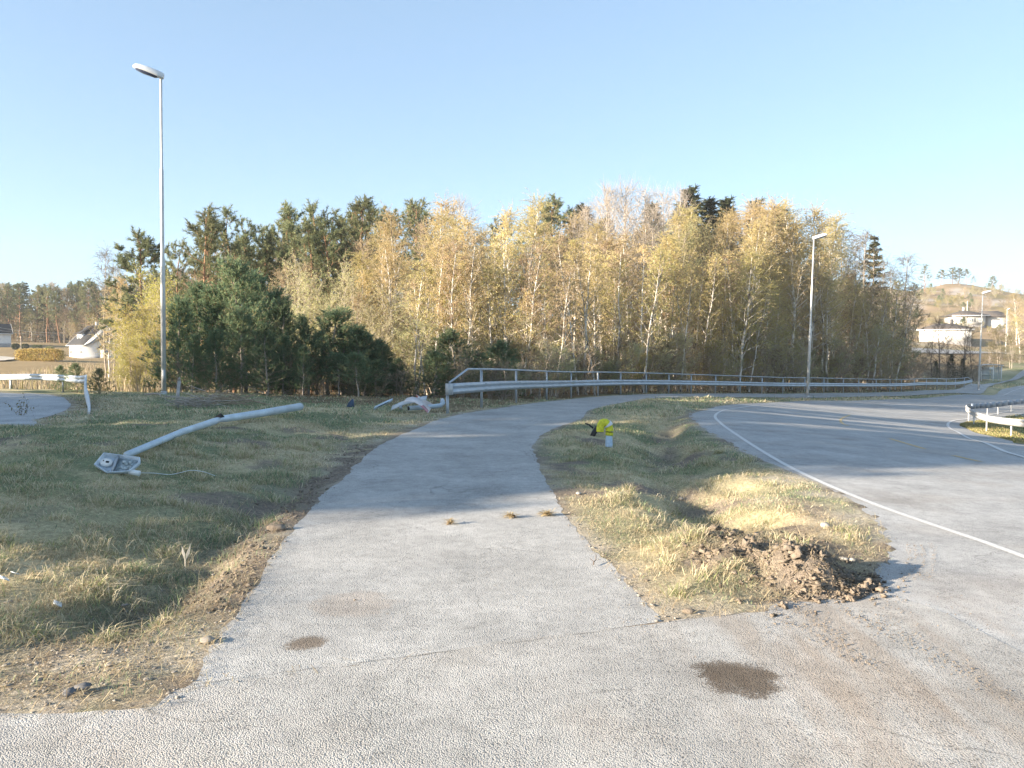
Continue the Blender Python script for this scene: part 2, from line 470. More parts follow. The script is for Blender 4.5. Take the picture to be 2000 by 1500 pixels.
def dust_w(X, Y):
    s = np.zeros(X.shape)
    for c, w in DUSTY: s = np.maximum(s, np.exp(-(((X - c[0]) ** 2 + (Y - c[1]) ** 2) / w ** 2)))
    return np.clip(s * (.4 + 1.2 * fbm(X, Y, 5, 36, 3)), 0, 1)
def relief(X, Y, sd):
    D = np.hypot(X, Y)
    e = sst(.05, .9, sd)
    r = (.075 * (fbm(X, Y, 1.6, 3) - .5) * 2 + .035 * (fbm(X, Y, 4.2, 4, 3) - .5) * 2) * e + .018 * (fbm(X, Y, 7, 5, 3) - .5) * 2 * sst(-.1, .25, sd)
    far = sst(105, 180, D)
    r = r + far * 1.2 * (fbm(X, Y, .09, 9) - .5) * sst(1, 8, sd)
    dl = seg_dist(X, Y, ditch_left); r = r - .24 * np.exp(-(dl / .36) ** 2) * e * (.3 + 1.4 * fbm(X, Y, 2.1, 12, 3))
    dm = seg_dist(X, Y, ditch_mid); r = r - .26 * np.exp(-(dm / .55) ** 2) * e * (.2 + 1.6 * fbm(X, Y, 1.3, 13, 3))
    left = (X < 0) & (Y < 30)
    r = r + np.where(left, .20 * sst(.9, 3.2, sd) * sst(28, 12, Y), 0)
    rough = fbm(X, Y, 5, 21, 3)
    for c, h, w in mound:
        g = np.exp(-(((X - c[0]) ** 2 + (Y - c[1]) ** 2) / w ** 2))
        r = r + h * g * (.25 + .9 * rough + .8 * np.abs(fbm(X, Y, 13, 22, 3) - .5) * 2) * sst(-.02, .3, sd)
    for c, h, w in holes:
        r = r + h * np.exp(-(((X - c[0]) ** 2 + (Y - c[1]) ** 2) / w ** 2) ** 2)
    return r
GREEN = np.array([.19, .21, .115]); STRAW = np.array([.54, .45, .28]); SOILC = np.array([.195, .162, .13]); DUST = np.array([.38, .34, .28])
LITTER = np.array([.17, .125, .075]); HEATH = np.array([.29, .215, .14]); LAWN = np.array([.27, .20, .11])
_edge = cr(np.array(pathL[1:6]), 6) - np.array([.22, 0])
def soil_w(X, Y):
    s = .75 * np.exp(-(np.minimum(seg_dist(X, Y, ditch_left) / .30, seg_dist(X, Y, ditch_mid) / .40)) ** 2) * sst(.46, .62, fbm(X, Y, 1.7, 29, 3))
    s = np.maximum(s, .8 * sst(.62, .74, fbm(X, Y, 1.15, 28, 3)) * (Y < 16))
    s = np.maximum(s, 1.1 * np.exp(-(seg_dist(X, Y, _edge) / .34) ** 2) * sst(.34, .52, fbm(X, Y, 1.9, 30, 3)))
    for c, w in SOIL:
        s = np.maximum(s, np.exp(-(((X - c[0]) ** 2 + (Y - c[1]) ** 2) / w ** 2) ** 2))
    return np.clip(s * (.35 + 1.5 * fbm(X, Y, 4, 31, 3)), 0, 1)
def dry_w(X, Y):
    """how straw-coloured the turf is"""
    d = fbm(X, Y, .55, 41, 3) * .75 + fbm(X, Y, 2.6, 43, 3) * .45
    d = d - .12
    isl = np.exp(-(((X - 2.2) / 1.3) ** 2 + ((Y - 7.6) / 2.0) ** 2))
    lft = np.exp(-(((X + 4.2) / 1.6) ** 2 + ((Y - 6.6) / 1.4) ** 2))
    return np.clip(sst(.33, .62, d) * .8 + isl * .75 + lft * .55 - .30 * np.exp(-(seg_dist(X, Y, ditch_left) / .45) ** 2), 0, 1)
def behind_rail(X, Y):
    return inside(X, Y, np.vstack([rail_c, [[80, 130], [110, 160], [60, 260], [-60, 260], [-22, 60], [-9, 29]]]))
def ground_col(X, Y, sd):
    D = np.hypot(X, Y)
    w = dry_w(X, Y)[..., None]
    c = GREEN * (1 - w) + STRAW * w
    s = soil_w(X, Y)[..., None]
    edge = (np.exp(-np.maximum(sd, 0) / (np.where(X < 0, .34, .12) + np.where(X < 0, .7, .35) * fbm(X, Y, 2.2, 51, 3))) * sst(.25, .6, fbm(X, Y, 6, 53, 3) + .15) * (D < 60))[..., None]
    pale = sst(.40, .62, fbm(X, Y, 3, 57, 3))[..., None]
    c = c * (1 - edge) + (SOILC * 1.1 * (1 - pale) + DUST * pale) * edge
    # stony strip left of the path in the foreground and beside the road
    st = np.exp(-((np.abs(X + 2.35) / .55) ** 2 + ((Y - 4.3) / .8) ** 2))[..., None]
    st = np.maximum(st, (.8 * np.exp(-(seg_dist(X, Y, np.array(gp((1430, 960), (1560, 985), (1660, 1040)))) / .28) ** 2))[..., None])
    c = c * (1 - st) + (SOILC * (1 - pale) * 1.4 + DUST * pale) * st
    c = c * (1 - s) + SOILC * (0.75 + .6 * fbm(X, Y, 8, 61, 2))[..., None] * s
    dw = dust_w(X, Y)[..., None]; c = c * (1 - dw) + DUST * (.8 + .4 * fbm(X, Y, 9, 63, 2))[..., None] * dw
    b = (behind_rail(X, Y) * sst(0, 1, fbm(X, Y, .8, 71) + .35))[..., None]
    c = c * (1 - b) + LITTER * (.7 + .6 * fbm(X, Y, 1.5, 73))[..., None] * b
    h = (sst(150, 215, Y) * sst(30, 70, X))[..., None]
    k = fbm(X, Y, .12, 81, 4)[..., None]
    k2 = fbm(X, Y, .55, 82, 3)[..., None]
    c = c * (1 - h) + (HEATH * sst(.3, .6, k) + np.array([.20, .165, .075]) * (1 - sst(.3, .6, k))) * (.55 + .9 * k2) * h
    rock = .75 * h * sst(.62, .68, fbm(X, Y, .16, 87, 4))[..., None]
    c = c * (1 - rock) + np.array([.42, .38, .35]) * rock
    l = (sst(60, 85, Y) * sst(-22, -34, X))[..., None]
    c = c * (1 - l) + (LAWN * (.7 + .6 * fbm(X, Y, .2, 83))[..., None]) * l
    return c

def lines(lo, a, b, hi, st, gl, gh):
    mid = np.arange(a, b + 1e-6, st)
    up = [mid[-1]]; s = st
    while up[-1] < hi: s *= gh; up.append(up[-1] + s)
    dn = [mid[0]]; s = st
    while dn[-1] > lo: s *= gl; dn.append(dn[-1] - s)
    return np.concatenate([dn[:0:-1], mid, up[1:]])
gx = lines(-1500, -13, 9, 1500, .10, 1.06, 1.03)
gy = lines(-900, 1.5, 27, 2500, .10, 1.22, 1.03)
GX, GY = np.meshgrid(gx, gy)
SD = road_sd(GX, GY)
DD = np.hypot(GX, GY)
mrg = .14 + .018 * np.maximum(0, DD - 22)
dep = .05 + .006 * np.maximum(0, DD - 22)
GZ = z0(GX, GY) + relief(GX, GY, SD) - dep * sst(0, 1, (-SD - mrg * .6) / (mrg * .6 + .02))
mb = MB()
ny, nx = GX.shape
ii = np.arange(nx * ny).reshape(ny, nx)
mb.add(np.stack([GX, GY, GZ], -1).reshape(-1, 3), np.stack([ii[:-1, :-1], ii[:-1, 1:], ii[1:, 1:], ii[1:, :-1]], -1).reshape(-1, 4), 0, ground_col(GX, GY, SD).reshape(-1, 3))
M_ground = tintmat('turf_and_soil')
tag(mb.obj('ground', M_ground, smooth=True), 'rough grassy ground with straw, soil and bare patches', 'ground', kind='structure')
def gsd(X, Y):
    """quick look-up of road_sd"""
    return _bil(SD, X, Y)
def gz(X, Y):
    """height of the ground sheet"""
    return _bil(GZ, X, Y)
def _bil(T_, X, Y):
    """height of the ground sheet"""
    X = np.asarray(X, float); Y = np.asarray(Y, float)
    i = np.clip(np.searchsorted(gx, X) - 1, 0, nx - 2); j = np.clip(np.searchsorted(gy, Y) - 1, 0, ny - 2)
    fx = (X - gx[i]) / (gx[i + 1] - gx[i]); fy = (Y - gy[j]) / (gy[j + 1] - gy[j])
    return (T_[j, i] * (1 - fx) + T_[j, i + 1] * fx) * (1 - fy) + (T_[j + 1, i] * (1 - fx) + T_[j + 1, i + 1] * fx) * fy

def on_turf(u, v):
    """where pixel u, v meets the finished ground, turf and banks included"""
    d = ray(u, v); t = _YS / d[1]
    zz = EYE + d[2] * t - gz(d[0] * t, _YS)
    k = max(1, int(np.argmax(zz < 0)) if (zz < 0).any() else len(_YS) - 1)
    f = zz[k - 1] / (zz[k - 1] - zz[k] + 1e-9); y = _YS[k - 1] + f * (_YS[k] - _YS[k - 1])
    return np.array([d[0] * y / d[1], y])

# ------------------------------------------------------------------ asphalt
def asphalt(name, pale, chip, seed, dirt=False, stains=()):
    m = Mat(name)
    dark = tuple(c * .42 for c in pale)
    vo = m.n('TexVoronoi', {'Vector': m.co(), 'Scale': chip, 'Randomness': 1.0}).outputs
    gapm = m.mix(1.0, m.ramp(vo['Distance'], [(.52, 1.0), (.92, .50)]), m.ramp(m.noise(chip * .55, 2, .5), [(.30, .40), (.40, 1.0)]), 'MULTIPLY')
    stone = m.n('HueSaturation', {'Color': m.mix(.80, m.mix(.30, (0.5, .5, .5), vo['Color']), (.52, .52, .52)), 'Saturation': .25}).outputs[0]
    stone = m.mix(1.0, stone, (1.95, 1.95, 1.95), 'MULTIPLY')
    big = m.ramp(m.noise(.9, 6, .65), [(.3, .74), (.7, 1.16)])
    mid = m.ramp(m.noise(9, 4, .6), [(.3, .86), (.7, 1.10)])
    c = m.mix(1.0, pale, big, 'MULTIPLY'); c = m.mix(1.0, c, mid, 'MULTIPLY'); c = m.mix(1.0, c, stone, 'MULTIPLY')
    c = m.mix(1.0, c, gapm, 'MULTIPLY')
    x, y, _ = m.sep()
    warp = m.math('MULTIPLY', m.math('SUBTRACT', m.noise(5, 4, .6), .5), .28)
    for (cx, cy, rx, ry, col, amt) in stains:
        dx = m.math('DIVIDE', m.math('SUBTRACT', x, cx), rx); dy = m.math('DIVIDE', m.math('SUBTRACT', y, cy), ry)
        d = m.math('ADD', m.math('SQRT', m.math('ADD', m.math('MULTIPLY', dx, dx), m.math('MULTIPLY', dy, dy))), m.math('MULTIPLY', warp, 5.0))
        d = m.math('ADD', d, m.math('MULTIPLY', m.math('SUBTRACT', m.noise(75, 3, .75), .5), 1.3))
        f = m.ramp(d, [(.62, amt), (.85, amt * .75), (1.05, 0.0)])
        c = m.mix(f, c, m.mix(1.0, c, col, 'MULTIPLY'))
    if dirt:
        # soil smeared by wheels: streaks along the driving direction
        st = m.noise(1.0, 4, .6, m.scaled((3.4, .55, 1)))
        f = m.ramp(st, [(.42, 0.0), (.60, .75)])
        fx = m.n('MapRange', {0: m.math('ADD', x, warp), 1: .5, 2: 1.7}, interpolation_type='SMOOTHSTEP').outputs[0]
        fy = m.n('MapRange', {0: m.math('ADD', y, warp), 1: 6.2, 2: 4.6}, interpolation_type='SMOOTHSTEP').outputs[0]
        c = m.mix(m.math('MULTIPLY', m.math('MULTIPLY', f, fx), fy), c, m.mix(1.0, c, (.84, .75, .67), 'MULTIPLY'))
        f2 = m.ramp(m.noise(.8, 3, .5), [(.5, 0.0), (.68, .45)])
        c = m.mix(f2, c, m.mix(1.0, c, (.93, .84, .76), 'MULTIPLY'))
    m.set(Base_Color=c, Roughness=.92, Specular_IOR_Level=.2)
    h = m.math('ADD', m.math('MULTIPLY', vo['Distance'], -1.0), m.math('MULTIPLY', m.noise(chip * .35, 3), .5))
    m.bump(h, .55, .006)
    return m
def cracks(m, amt=.5):
    """thin wandering cracks"""
    v = m.n('TexVoronoi', {'Vector': m.n('VectorMath', {0: m.co(), 1: m.n('VectorMath', {0: m.n('TexNoise', {'Vector': m.co(), 'Scale': 2.0, 'Detail': 5.0}).outputs['Color'], 1: (.7, .7, .7)}, operation='MULTIPLY').outputs[0]}, operation='ADD').outputs[0], 'Scale': .42}, feature='DISTANCE_TO_EDGE').outputs[0]
    f = m.math('MULTIPLY', m.ramp(v, [(.0, amt), (.006, 0.0)]), m.ramp(m.noise(.7, 3), [(.48, 0.0), (.62, 1.0)]))
    m.set(Base_Color=m.mix(f, m.b.inputs['Base Color'].links[0].from_socket, (.10, .095, .085)))
def seam(m, A, B, w):
    x, y, _ = m.sep()
    a = (B[1] - A[1]) / (B[0] - A[0]); b = A[1] - a * A[0]
    wob = m.math('MULTIPLY', m.math('SUBTRACT', m.noise(4, 5, .7), .5), .10)
    d = m.math('ABSOLUTE', m.math('ADD', m.math('SUBTRACT', y, m.math('MULTIPLY_ADD', x, a, b)), wob))
    f = m.math('MULTIPLY', m.ramp(d, [(w * .4, 1.0), (w, 0.0)]), m.ramp(m.noise(2.2, 3), [(.42, 0.0), (.60, .55)]))
    old = m.b.inputs['Base Color'].links[0].from_socket
    m.set(Base_Color=m.mix(f, old, (.05, .047, .042)))
def sheet(name, L, Rr, mats, dz, nl, nc, label):
    A, B = cr(L, nl), cr(Rr, nl)
    t = np.linspace(0, 1, nc)
    X = A[:, None, 0] * (1 - t) + B[:, None, 0] * t; Y = A[:, None, 1] * (1 - t) + B[:, None, 1] * t
    nrm = (B - A) / np.linalg.norm(B - A, axis=1)[:, None]                  # ragged edges
    for c_, s_ in ((0, 1), (nc - 1, -1)):
        w_ = (.13 * (fbm(X[:, c_], Y[:, c_], 2.2, 33, 4) - .5) + .05 * (fbm(X[:, c_], Y[:, c_], 11, 34, 2) - .5)) * s_
        X[:, c_] += nrm[:, 0] * w_; Y[:, c_] += nrm[:, 1] * w_
    Z = z0(X, Y) + dz + .0010 * np.maximum(0, np.hypot(X, Y) - 30)
    ii = np.arange(X.size).reshape(X.shape)
    f = np.stack([ii[:-1, :-1], ii[:-1, 1:], ii[1:, 1:], ii[1:, :-1]], -1).reshape(-1, 4)
    m_ = MB().add(np.stack([X, Y, Z], -1).reshape(-1, 3), f)
    o = m_.obj(name, mats, smooth=True)
    n = o.data.polygons[0].normal
    if n.z < 0: o.data.flip_normals()
    return tag(o, label, 'road', kind='structure')
sA, sB = G(370, 1338), G(1300, 1217)
p1, p2, p3 = G(1440, 1322), G(600, 1257), G(690, 1180)
M_path = asphalt('path_chip_seal', (.435, .43, .415), 135, 1, stains=[(p3[0], p3[1], .28, .3, (.85, .68, .55), .35), (p2[0], p2[1], .13, .12, (.42, .33, .25), .85)])
M_apron = asphalt('junction_chip_seal', (.425, .415, .395), 130, 2, dirt=True, stains=[(p1[0], p1[1], .23, .25, (.30, .245, .195), .95), (p2[0], p2[1], .13, .12, (.42, .33, .25), .85)])
seam(M_apron, sA, sB, .016); seam(M_path, sA, sB, .016); cracks(M_apron); cracks(M_path)
M_road = asphalt('road_asphalt', (.435, .435, .43), 150, 3, dirt=True)
cracks(M_road, .4)
M_lobe = asphalt('side_road_asphalt', (.46, .47, .475), 110, 4)
sheet('main_road', roadL, roadR, M_road.m, .000, 24, 90, 'pale grey asphalt road curving away to the right')
sheet('cycle_path', pathL, pathR, M_path.m, .0016, 30, 26, 'pale chip-sealed path leading away along the railing')
sheet('junction', apronL, apronR, M_apron.m, .0032, 30, 60, 'pale chip-sealed junction surface in the foreground')
sheet('side_road', lobeL, lobeR, M_lobe.m, .002, 16, 24, 'shaded grey asphalt turning area behind the left crash barrier')
# a road on the far side of the dip
so = sheet('upper_road', upL, upR, plain('old_asphalt', (.25, .25, .25), .95, scale=1), .0, 10, 12, 'grey road crossing in front of the white house')
# drive on the slope at the far left
sheet('gravel_drive', drL, drR, plain('drive_gravel', (.46, .42, .36), .95, scale=3), .10, 8, 8, 'pale gravel drive running up the slope beside the clipped hedge')

def paint(name, pts, w, mat, dz, label, wob=0.0):
    P = resample(cr(pts, 8), .25)
    T = np.gradient(P, axis=0); T /= np.linalg.norm(T, axis=1)[:, None]
    N = np.stack([-T[:, 1], T[:, 0]], 1)
    ww = np.asarray(w) * .5 * (1 + wob * (rng.random(len(P)) - .5))
    rows = [P + N * (ww * s)[:, None] for s in (-1, -.33, .33, 1)]
    X = np.stack(rows, 1)
    Z = z0(X[..., 0], X[..., 1]) + dz + .0012 * np.maximum(0, np.hypot(X[..., 0], X[..., 1]) - 30)
    ii = np.arange(len(P) * 4).reshape(-1, 4)
    m_ = MB().add(np.dstack([X, Z]).reshape(-1, 3), np.stack([ii[:-1, :-1], ii[:-1, 1:], ii[1:, 1:], ii[1:, :-1]], -1).reshape(-1, 4))
    o = m_.obj(name, mat)
    if o.data.polygons[0].normal.z < 0: o.data.flip_normals()
    return tag(o, label, 'road marking', kind='structure')
def paintmat(name, col):
    m = Mat(name)
    wear = m.ramp(m.noise(30, 5, .7), [(.36, .45), (.52, 1.0)])
    c = m.mix(wear, (.36, .35, .33), col)
    m.set(Base_Color=c, Roughness=.75); m.bump(m.noise(95, 3), .3, .005); return m.m
M_white = paintmat('road_paint_white', (.62, .62, .61)); M_yellow = paintmat('road_paint_yellow', (.60, .43, .20))
paint('edge_line', [np.array([5.3, -8.]), np.array([4.7, 2.])] + gp((2000, 1088), (1900, 1052), (1800, 1018), (1700, 982), (1600, 940), (1520, 900), (1440, 850), (1407, 826), (1397, 812), (1412, 802), (1450, 796), (1500, 791)) +
      [at(1577, 787, 48.5)[:2], at(1680, 785, 54)[:2], at(1750, 783, 59)[:2], at(1850, 778, 70)[:2], at(1930, 770, 83)[:2], at(2000, 756, 102)[:2]], .082, M_white, .006, 'long white edge line along the outer side of the curve', .1)
paint('edge_line', gp((2040, 905), (1995, 892), (1950, 877), (1900, 859), (1865, 842), (1851, 831), (1862, 822.5), (1885, 819.5), (1930, 812), (1980, 803)), .13, M_white, .012, 'white edge line bending round the grass tip with the pale barrier', .1)
for i, s in enumerate([[(1660, 811), (1642, 820.5), (1658, 832)], [(1738, 857), (1772, 867), (1806, 877)], [(1862, 890), (1888, 896), (1915, 902)]]):
    paint('centre_dash', gp(*s), .10, M_yellow, .006, ['curved yellow centre dash, farthest of the three on the road', 'straight yellow centre dash between the curved one and the nearest', 'faint yellow centre dash nearest the right edge of the view'][i], .3)

# the grass tip inside the bend
A, B = cr(isleL, 10), cr(isleR, 10); t = np.linspace(0, 1, 16)
X = A[:, None, 0] * (1 - t) + B[:, None, 0] * t; Y = A[:, None, 1] * (1 - t) + B[:, None, 1] * t
Z = z0(X, Y) + .01 + .05 * np.sin(np.pi * t) ** .6 + .05 * (fbm(X, Y, 1.5, 5) - .5)
isle_grid = (X, Y, Z)
ii = np.arange(X.size).reshape(X.shape)
w = sst(.3, .6, fbm(X, Y, .8, 6))[..., None]
m_ = MB().add(np.stack([X, Y, Z], -1).reshape(-1, 3), np.stack([ii[:-1, :-1], ii[:-1, 1:], ii[1:, 1:], ii[1:, :-1]], -1).reshape(-1, 4), 0, (np.array([.14, .15, .05]) * w + np.array([.34, .27, .14]) * (1 - w)).reshape(-1, 3))
o = m_.obj('verge', M_ground, smooth=True)
if o.data.polygons[0].normal.z < 0: o.data.flip_normals()
tag(o, 'grassy verge tip inside the bend under the pale barrier', 'verge', kind='structure')

# ------------------------------------------------------------------ grass
def scatter(n, xr, yr, g):
    return g.uniform(*xr, n), g.uniform(*yr, n)
def blades(mb, X, Y, Z, H, W, col, lean, g):
    n = len(X)
    th = g.uniform(0, 2 * np.pi, n); ph = g.uniform(0, 2 * np.pi, n)
    dx, dy = np.cos(th), np.sin(th); sx, sy = -np.sin(ph), np.cos(ph)
    L = H * lean
    b = np.stack([X, Y, Z - .01], 1)
    s = np.stack([sx, sy, np.zeros(n)], 1) * (W * .5)[:, None]
    mid = b + np.stack([dx * L * .3, dy * L * .3, H * .62], 1)
    tip = b + np.stack([dx * L, dy * L, H * (1 - .28 * np.minimum(lean, 1.6))], 1)
    V = np.stack([b - s, b + s, mid + s * .7, mid - s * .7, tip], 1)
    k = np.arange(n)[:, None] * 5
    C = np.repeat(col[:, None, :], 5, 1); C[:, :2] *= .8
    base = mb.n
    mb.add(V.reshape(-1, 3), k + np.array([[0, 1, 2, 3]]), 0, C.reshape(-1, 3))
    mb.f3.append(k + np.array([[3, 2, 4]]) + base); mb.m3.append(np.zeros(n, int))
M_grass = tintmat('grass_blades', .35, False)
def grass_zone(name, label, areas, seed):
    g = np.random.default_rng(seed)
    mb = MB()
    for (xr, yr, dens, hs, wd, lean) in areas:
        n = int((xr[1] - xr[0]) * (yr[1] - yr[0]) * dens)
        X, Y = scatter(n, xr, yr, g)
        inview = np.abs(X) < (Y * .70 + 1.6)
        X, Y = X[inview], Y[inview]
        sd = gsd(X, Y)
        br = behind_rail(X, Y)
        p = sst(-.10, .22, sd + .32 * (fbm(X, Y, 2.5, 91, 3) - .62)) * (1 - .88 * soil_w(X, Y)) * (1 - .9 * dust_w(X, Y)) * (.10 + .90 * sst(.36, .56, fbm(X, Y, 2.3, 93, 3))) * (1 - .93 * np.exp(-(np.maximum(sd, 0) / .42) ** 2) * (X < 0) * (Y < 17) * sst(.30, .5, fbm(X, Y, 3.1, 97, 3))) * np.where(br, .35, 1.)
        st = np.exp(-((np.abs(X + 2.35) / .5) ** 2 + ((Y - 4.3) / .7) ** 2)); p = p * (1 - .85 * st)
        ok = g.random(len(X)) < p
        X, Y, sd = X[ok], Y[ok], sd[ok]
        Z = gz(X, Y)
        Z = np.where(sd < 0, np.maximum(Z, z0(X, Y)), Z)
        wdry = np.clip(dry_w(X, Y) * .65 + .46 + g.normal(0, .28, len(X)), 0, 1)
        tall = np.exp(-(seg_dist(X, Y, ditch_left) / .5) ** 2)
        H = hs * g.uniform(.4, 1.35, len(X)) * (.22 + 1.35 * fbm(X, Y, 2.6, 95, 3) ** 1.3 * 1.1) * (.45 + .55 * sst(0, .5, sd)) * (1 + .7 * tall)
        pal_g = np.array([[.18, .27, .16], [.26, .35, .19], [.38, .43, .24]]); pal_d = np.array([[.62, .53, .35], [.72, .64, .46], [.50, .41, .27]])
        isg = g.random(len(X)) > wdry
        col = np.where(isg[:, None], pal_g[g.integers(0, 3, len(X))], pal_d[g.integers(0, 3, len(X))]) * g.uniform(.75, 1.2, len(X))[:, None]
        ln = np.where(isg, lean, lean * 1.9) * g.uniform(.3, 1.5, len(X))
        blades(mb, X, Y, Z, H, np.full(len(X), wd) * g.uniform(.7, 1.3, len(X)), col, ln, g)
    return tag(mb.obj(name, M_grass), label, 'grass', kind='stuff')
grass_zone('grass', 'mixed green and straw turf on the bank left of the path', [
    ((-5, -1.6), (3.2, 6.5), 4200, .065, .0040, .9), ((-8.5, -1.2), (6.5, 11), 2200, .07, .006, .9), ((-13, -.8), (11, 18), 900, .075, .010, .9), ((-20, 1), (18, 32), 280, .10, .020, .8)], 11)
grass_zone('grass', 'dry straw and green turf between the path and the road', [
    ((.6, 4.2), (4.6, 8.5), 4000, .062, .0040, .95), ((.2, 5), (8.5, 13), 2000, .07, .006, .9), ((0, 6), (13, 22), 850, .08, .010, .8), ((1, 12), (22, 36), 300, .12, .02, .7)], 12)
grass_zone('grass', 'thin dry grass along the far verge below the railing', [
    ((6, 26), (36, 62), 70, .16, .035, .7), ((20, 75), (55, 112), 22, .22, .06, .6)], 13)
g = np.random.default_rng(14)
ri, ci = g.uniform(0, isle_grid[0].shape[0] - 1.001, 16000), g.uniform(.4, 14.6, 16000)
def bil(A):
    i = ri.astype(int); j = ci.astype(int); a = ri - i; b = ci - j
    return (A[i, j] * (1 - b) + A[i, j + 1] * b) * (1 - a) + (A[i + 1, j] * (1 - b) + A[i + 1, j + 1] * b) * a
mb = MB()
cg = np.array([[.16, .19, .06], [.22, .22, .08], [.42, .34, .18], [.5, .41, .22]])[g.integers(0, 4, 16000)]
blades(mb, bil(isle_grid[0]), bil(isle_grid[1]), bil(isle_grid[2]), g.uniform(.03, .10, 16000), np.full(16000, .03), cg, g.uniform(.2, 1, 16000), g)
tag(mb.obj('grass', M_grass), 'pale grass on the verge tip under the light grey barrier', 'grass', kind='stuff')

# tussocks of long dead grass, and the dry reeds of the dip at the left
g = np.random.default_rng(24); mb = MB(); X = []; Y = []; HH = []; 
for xr, yr, nn in (((-6, -1.9), (4.6, 14), 150), ((.9, 4.3), (5.4, 15), 90)):
    k = 0
    while k < nn:
        x, y = g.uniform(*xr), yr[0] + (yr[1] - yr[0]) * g.random() ** 1.5
        if gsd(x, y) < .25 or soil_w(np.array([x]), np.array([y]))[0] > .5 or abs(x) > y * .7 + 1: continue
        m_ = int(g.uniform(35, 110)); r_ = g.uniform(.03, .11)
        X.append(g.normal(x, r_, m_)); Y.append(g.normal(y, r_, m_)); HH.append(g.uniform(.06, .17) * g.uniform(.5, 1.2, m_)); k += 1
X, Y, HH = np.concatenate(X), np.concatenate(Y), np.concatenate(HH); ok = gsd(X, Y) > .02; X, Y, HH = X[ok], Y[ok], HH[ok]; n = len(X)
cc = np.array([[.64, .56, .38], [.55, .46, .30], [.72, .64, .46], [.30, .34, .15]])[g.integers(0, 4, n)]
blades(mb, X, Y, gz(X, Y), HH, np.full(n, .0042) * (1 + np.hypot(X, Y) * .06), cc, g.uniform(.4, 2.2, n), g)
tag(mb.obj('grass_tussocks', M_grass), 'tussocks of long bleached grass on the verges', 'grass', kind='stuff')
n = 26000; mb = MB(); X = g.uniform(-62, -13, n); Y = g.uniform(40, 112, n)
ok = (X > -Y * .70 - 2) & (X < -Y * .36) & (gsd(X, Y) > .8) & (Y > 42 + (X + 26) * -.1) & (g.random(n) < sst(.38, .55, fbm(X, Y, .12, 44, 3)))
X, Y = X[ok], Y[ok]; n = len(X)
cc = np.array([[.50, .41, .29], [.42, .33, .22], [.55, .47, .33], [.30, .27, .12]])[g.integers(0, 4, n)]
blades(mb, X, Y, gz(X, Y), g.uniform(.4, 1.3, n), np.full(n, .06), cc, g.uniform(.1, .7, n), g)
tag(mb.obj('dry_reeds', M_grass), 'pale dry reeds and tall grass in the dip beyond the left barrier', 'reeds', kind='stuff')

# gravel, crumbs and clods nobody could count
M_stone = plain('grey_stone', (.27, .25, .225), .95, scale=40, bump=.4); M_soil = plain('dark_soil', (.205, .17, .135), 1.0, var=.45, scale=22, bump=.8)
g = np.random.default_rng(15); mb = MB()
n = 0
while n < 900:
    x = g.normal(-2.45, .6); y = g.normal(4.4, .6)
    if gsd(x, y) < g.uniform(-.04, .25): continue
    r = g.uniform(.004, .013) * (1.9 if g.random() < .07 else 1)
    blob(mb, (x, y, gz(x, y) + r * .15), r, g, 0, .45, 1, .5); n += 1
for k in range(420):
    e = cr(pathL[:6], 8) if k % 2 else cr(pathR[:6], 8)
    p = e[g.integers(0, len(e))] + g.normal(0, .14, 2)
    r = g.uniform(.005, .016)
    if gsd(p[0], p[1]) < -.05: continue
    blob(mb, (p[0], p[1], max(gz(p[0], p[1]), z0(p[0], p[1]) + .004) + r * .2), r * .8, g, 0, .5, 1, .5)
tag(mb.obj('gravel', M_stone), 'loose grey gravel and chips along the asphalt edges', 'gravel', kind='stuff')
mb = MB()
for k in range(5200):
    c, w_ = SOIL[g.choice([0, 0, 0, 1, 1, 2, 3, 4])]
    p = c + g.normal(0, w_ * .55, 2)
    sdv = gsd(p[0], p[1])
    if sdv < -.12 and g.random() < .8: continue
    r = (g.uniform(.003, .010) if g.random() < .86 else g.uniform(.009, .024) if g.random() < .9 else g.uniform(.02, .04))
    zz = gz(p[0], p[1]) if sdv > .1 else max(gz(p[0], p[1]), z0(p[0], p[1]) + .008)
    blob(mb, (p[0], p[1], zz + r * .3), r, g, 0, .75, 2 if r > .010 else 1, .95)
for k in range(1500):                    # crumbly soil along the left edge of the path
    p = _edge[g.integers(0, len(_edge))] + g.normal(0, .17, 2)
    if gsd(p[0], p[1]) < .0 or soil_w(np.array([p[0]]), np.array([p[1]]))[0] < .25: continue
    r = g.uniform(.004, .014) * (2 if g.random() < .08 else 1)
    blob(mb, (p[0], p[1], gz(p[0], p[1]) + r * .3), r, g, 0, .7, 1, .8)
for k in range(1500):                     # crumbs carried out on to the asphalt by wheels
    if k < 800:
        lane = g.choice([0, 1, 2, 3]); a, b = [(G(1510, 1200), G(1720, 1310)), (G(1560, 1190), G(1690, 1290)), (G(1720, 1210), G(1990, 1380)), (G(1650, 1190), G(1900, 1330))][lane]
        t = g.random() ** 1.3; p = a + (b - a) * t + g.normal(0, .045, 2)
    elif k < 1150:
        t = g.random(); a = [G(1785, 1062), G(1797, 1095), G(1768, 1135)]; p = (1 - t) ** 2 * a[0] + 2 * t * (1 - t) * a[1] + t * t * a[2] + np.array([g.choice([-.05, 0, .07, .16]), 0]) + g.normal(0, .012, 2)
    else:
        p = G(1560, 1190) + g.normal(0, 1, 2) * np.array([.9, .25])
    sdv = gsd(p[0], p[1])
    if sdv > .05: continue
    r = g.uniform(.0015, .0055) * (1.6 if g.random() < .05 else 1)
    blob(mb, (p[0], p[1], z0(p[0], p[1]) + .008 + r * .2), r, g, 0, .5, 1)
tag(mb.obj('soil_clods', M_soil), 'turned brown soil clods at the grass tip and along the path edge', 'soil', kind='stuff')
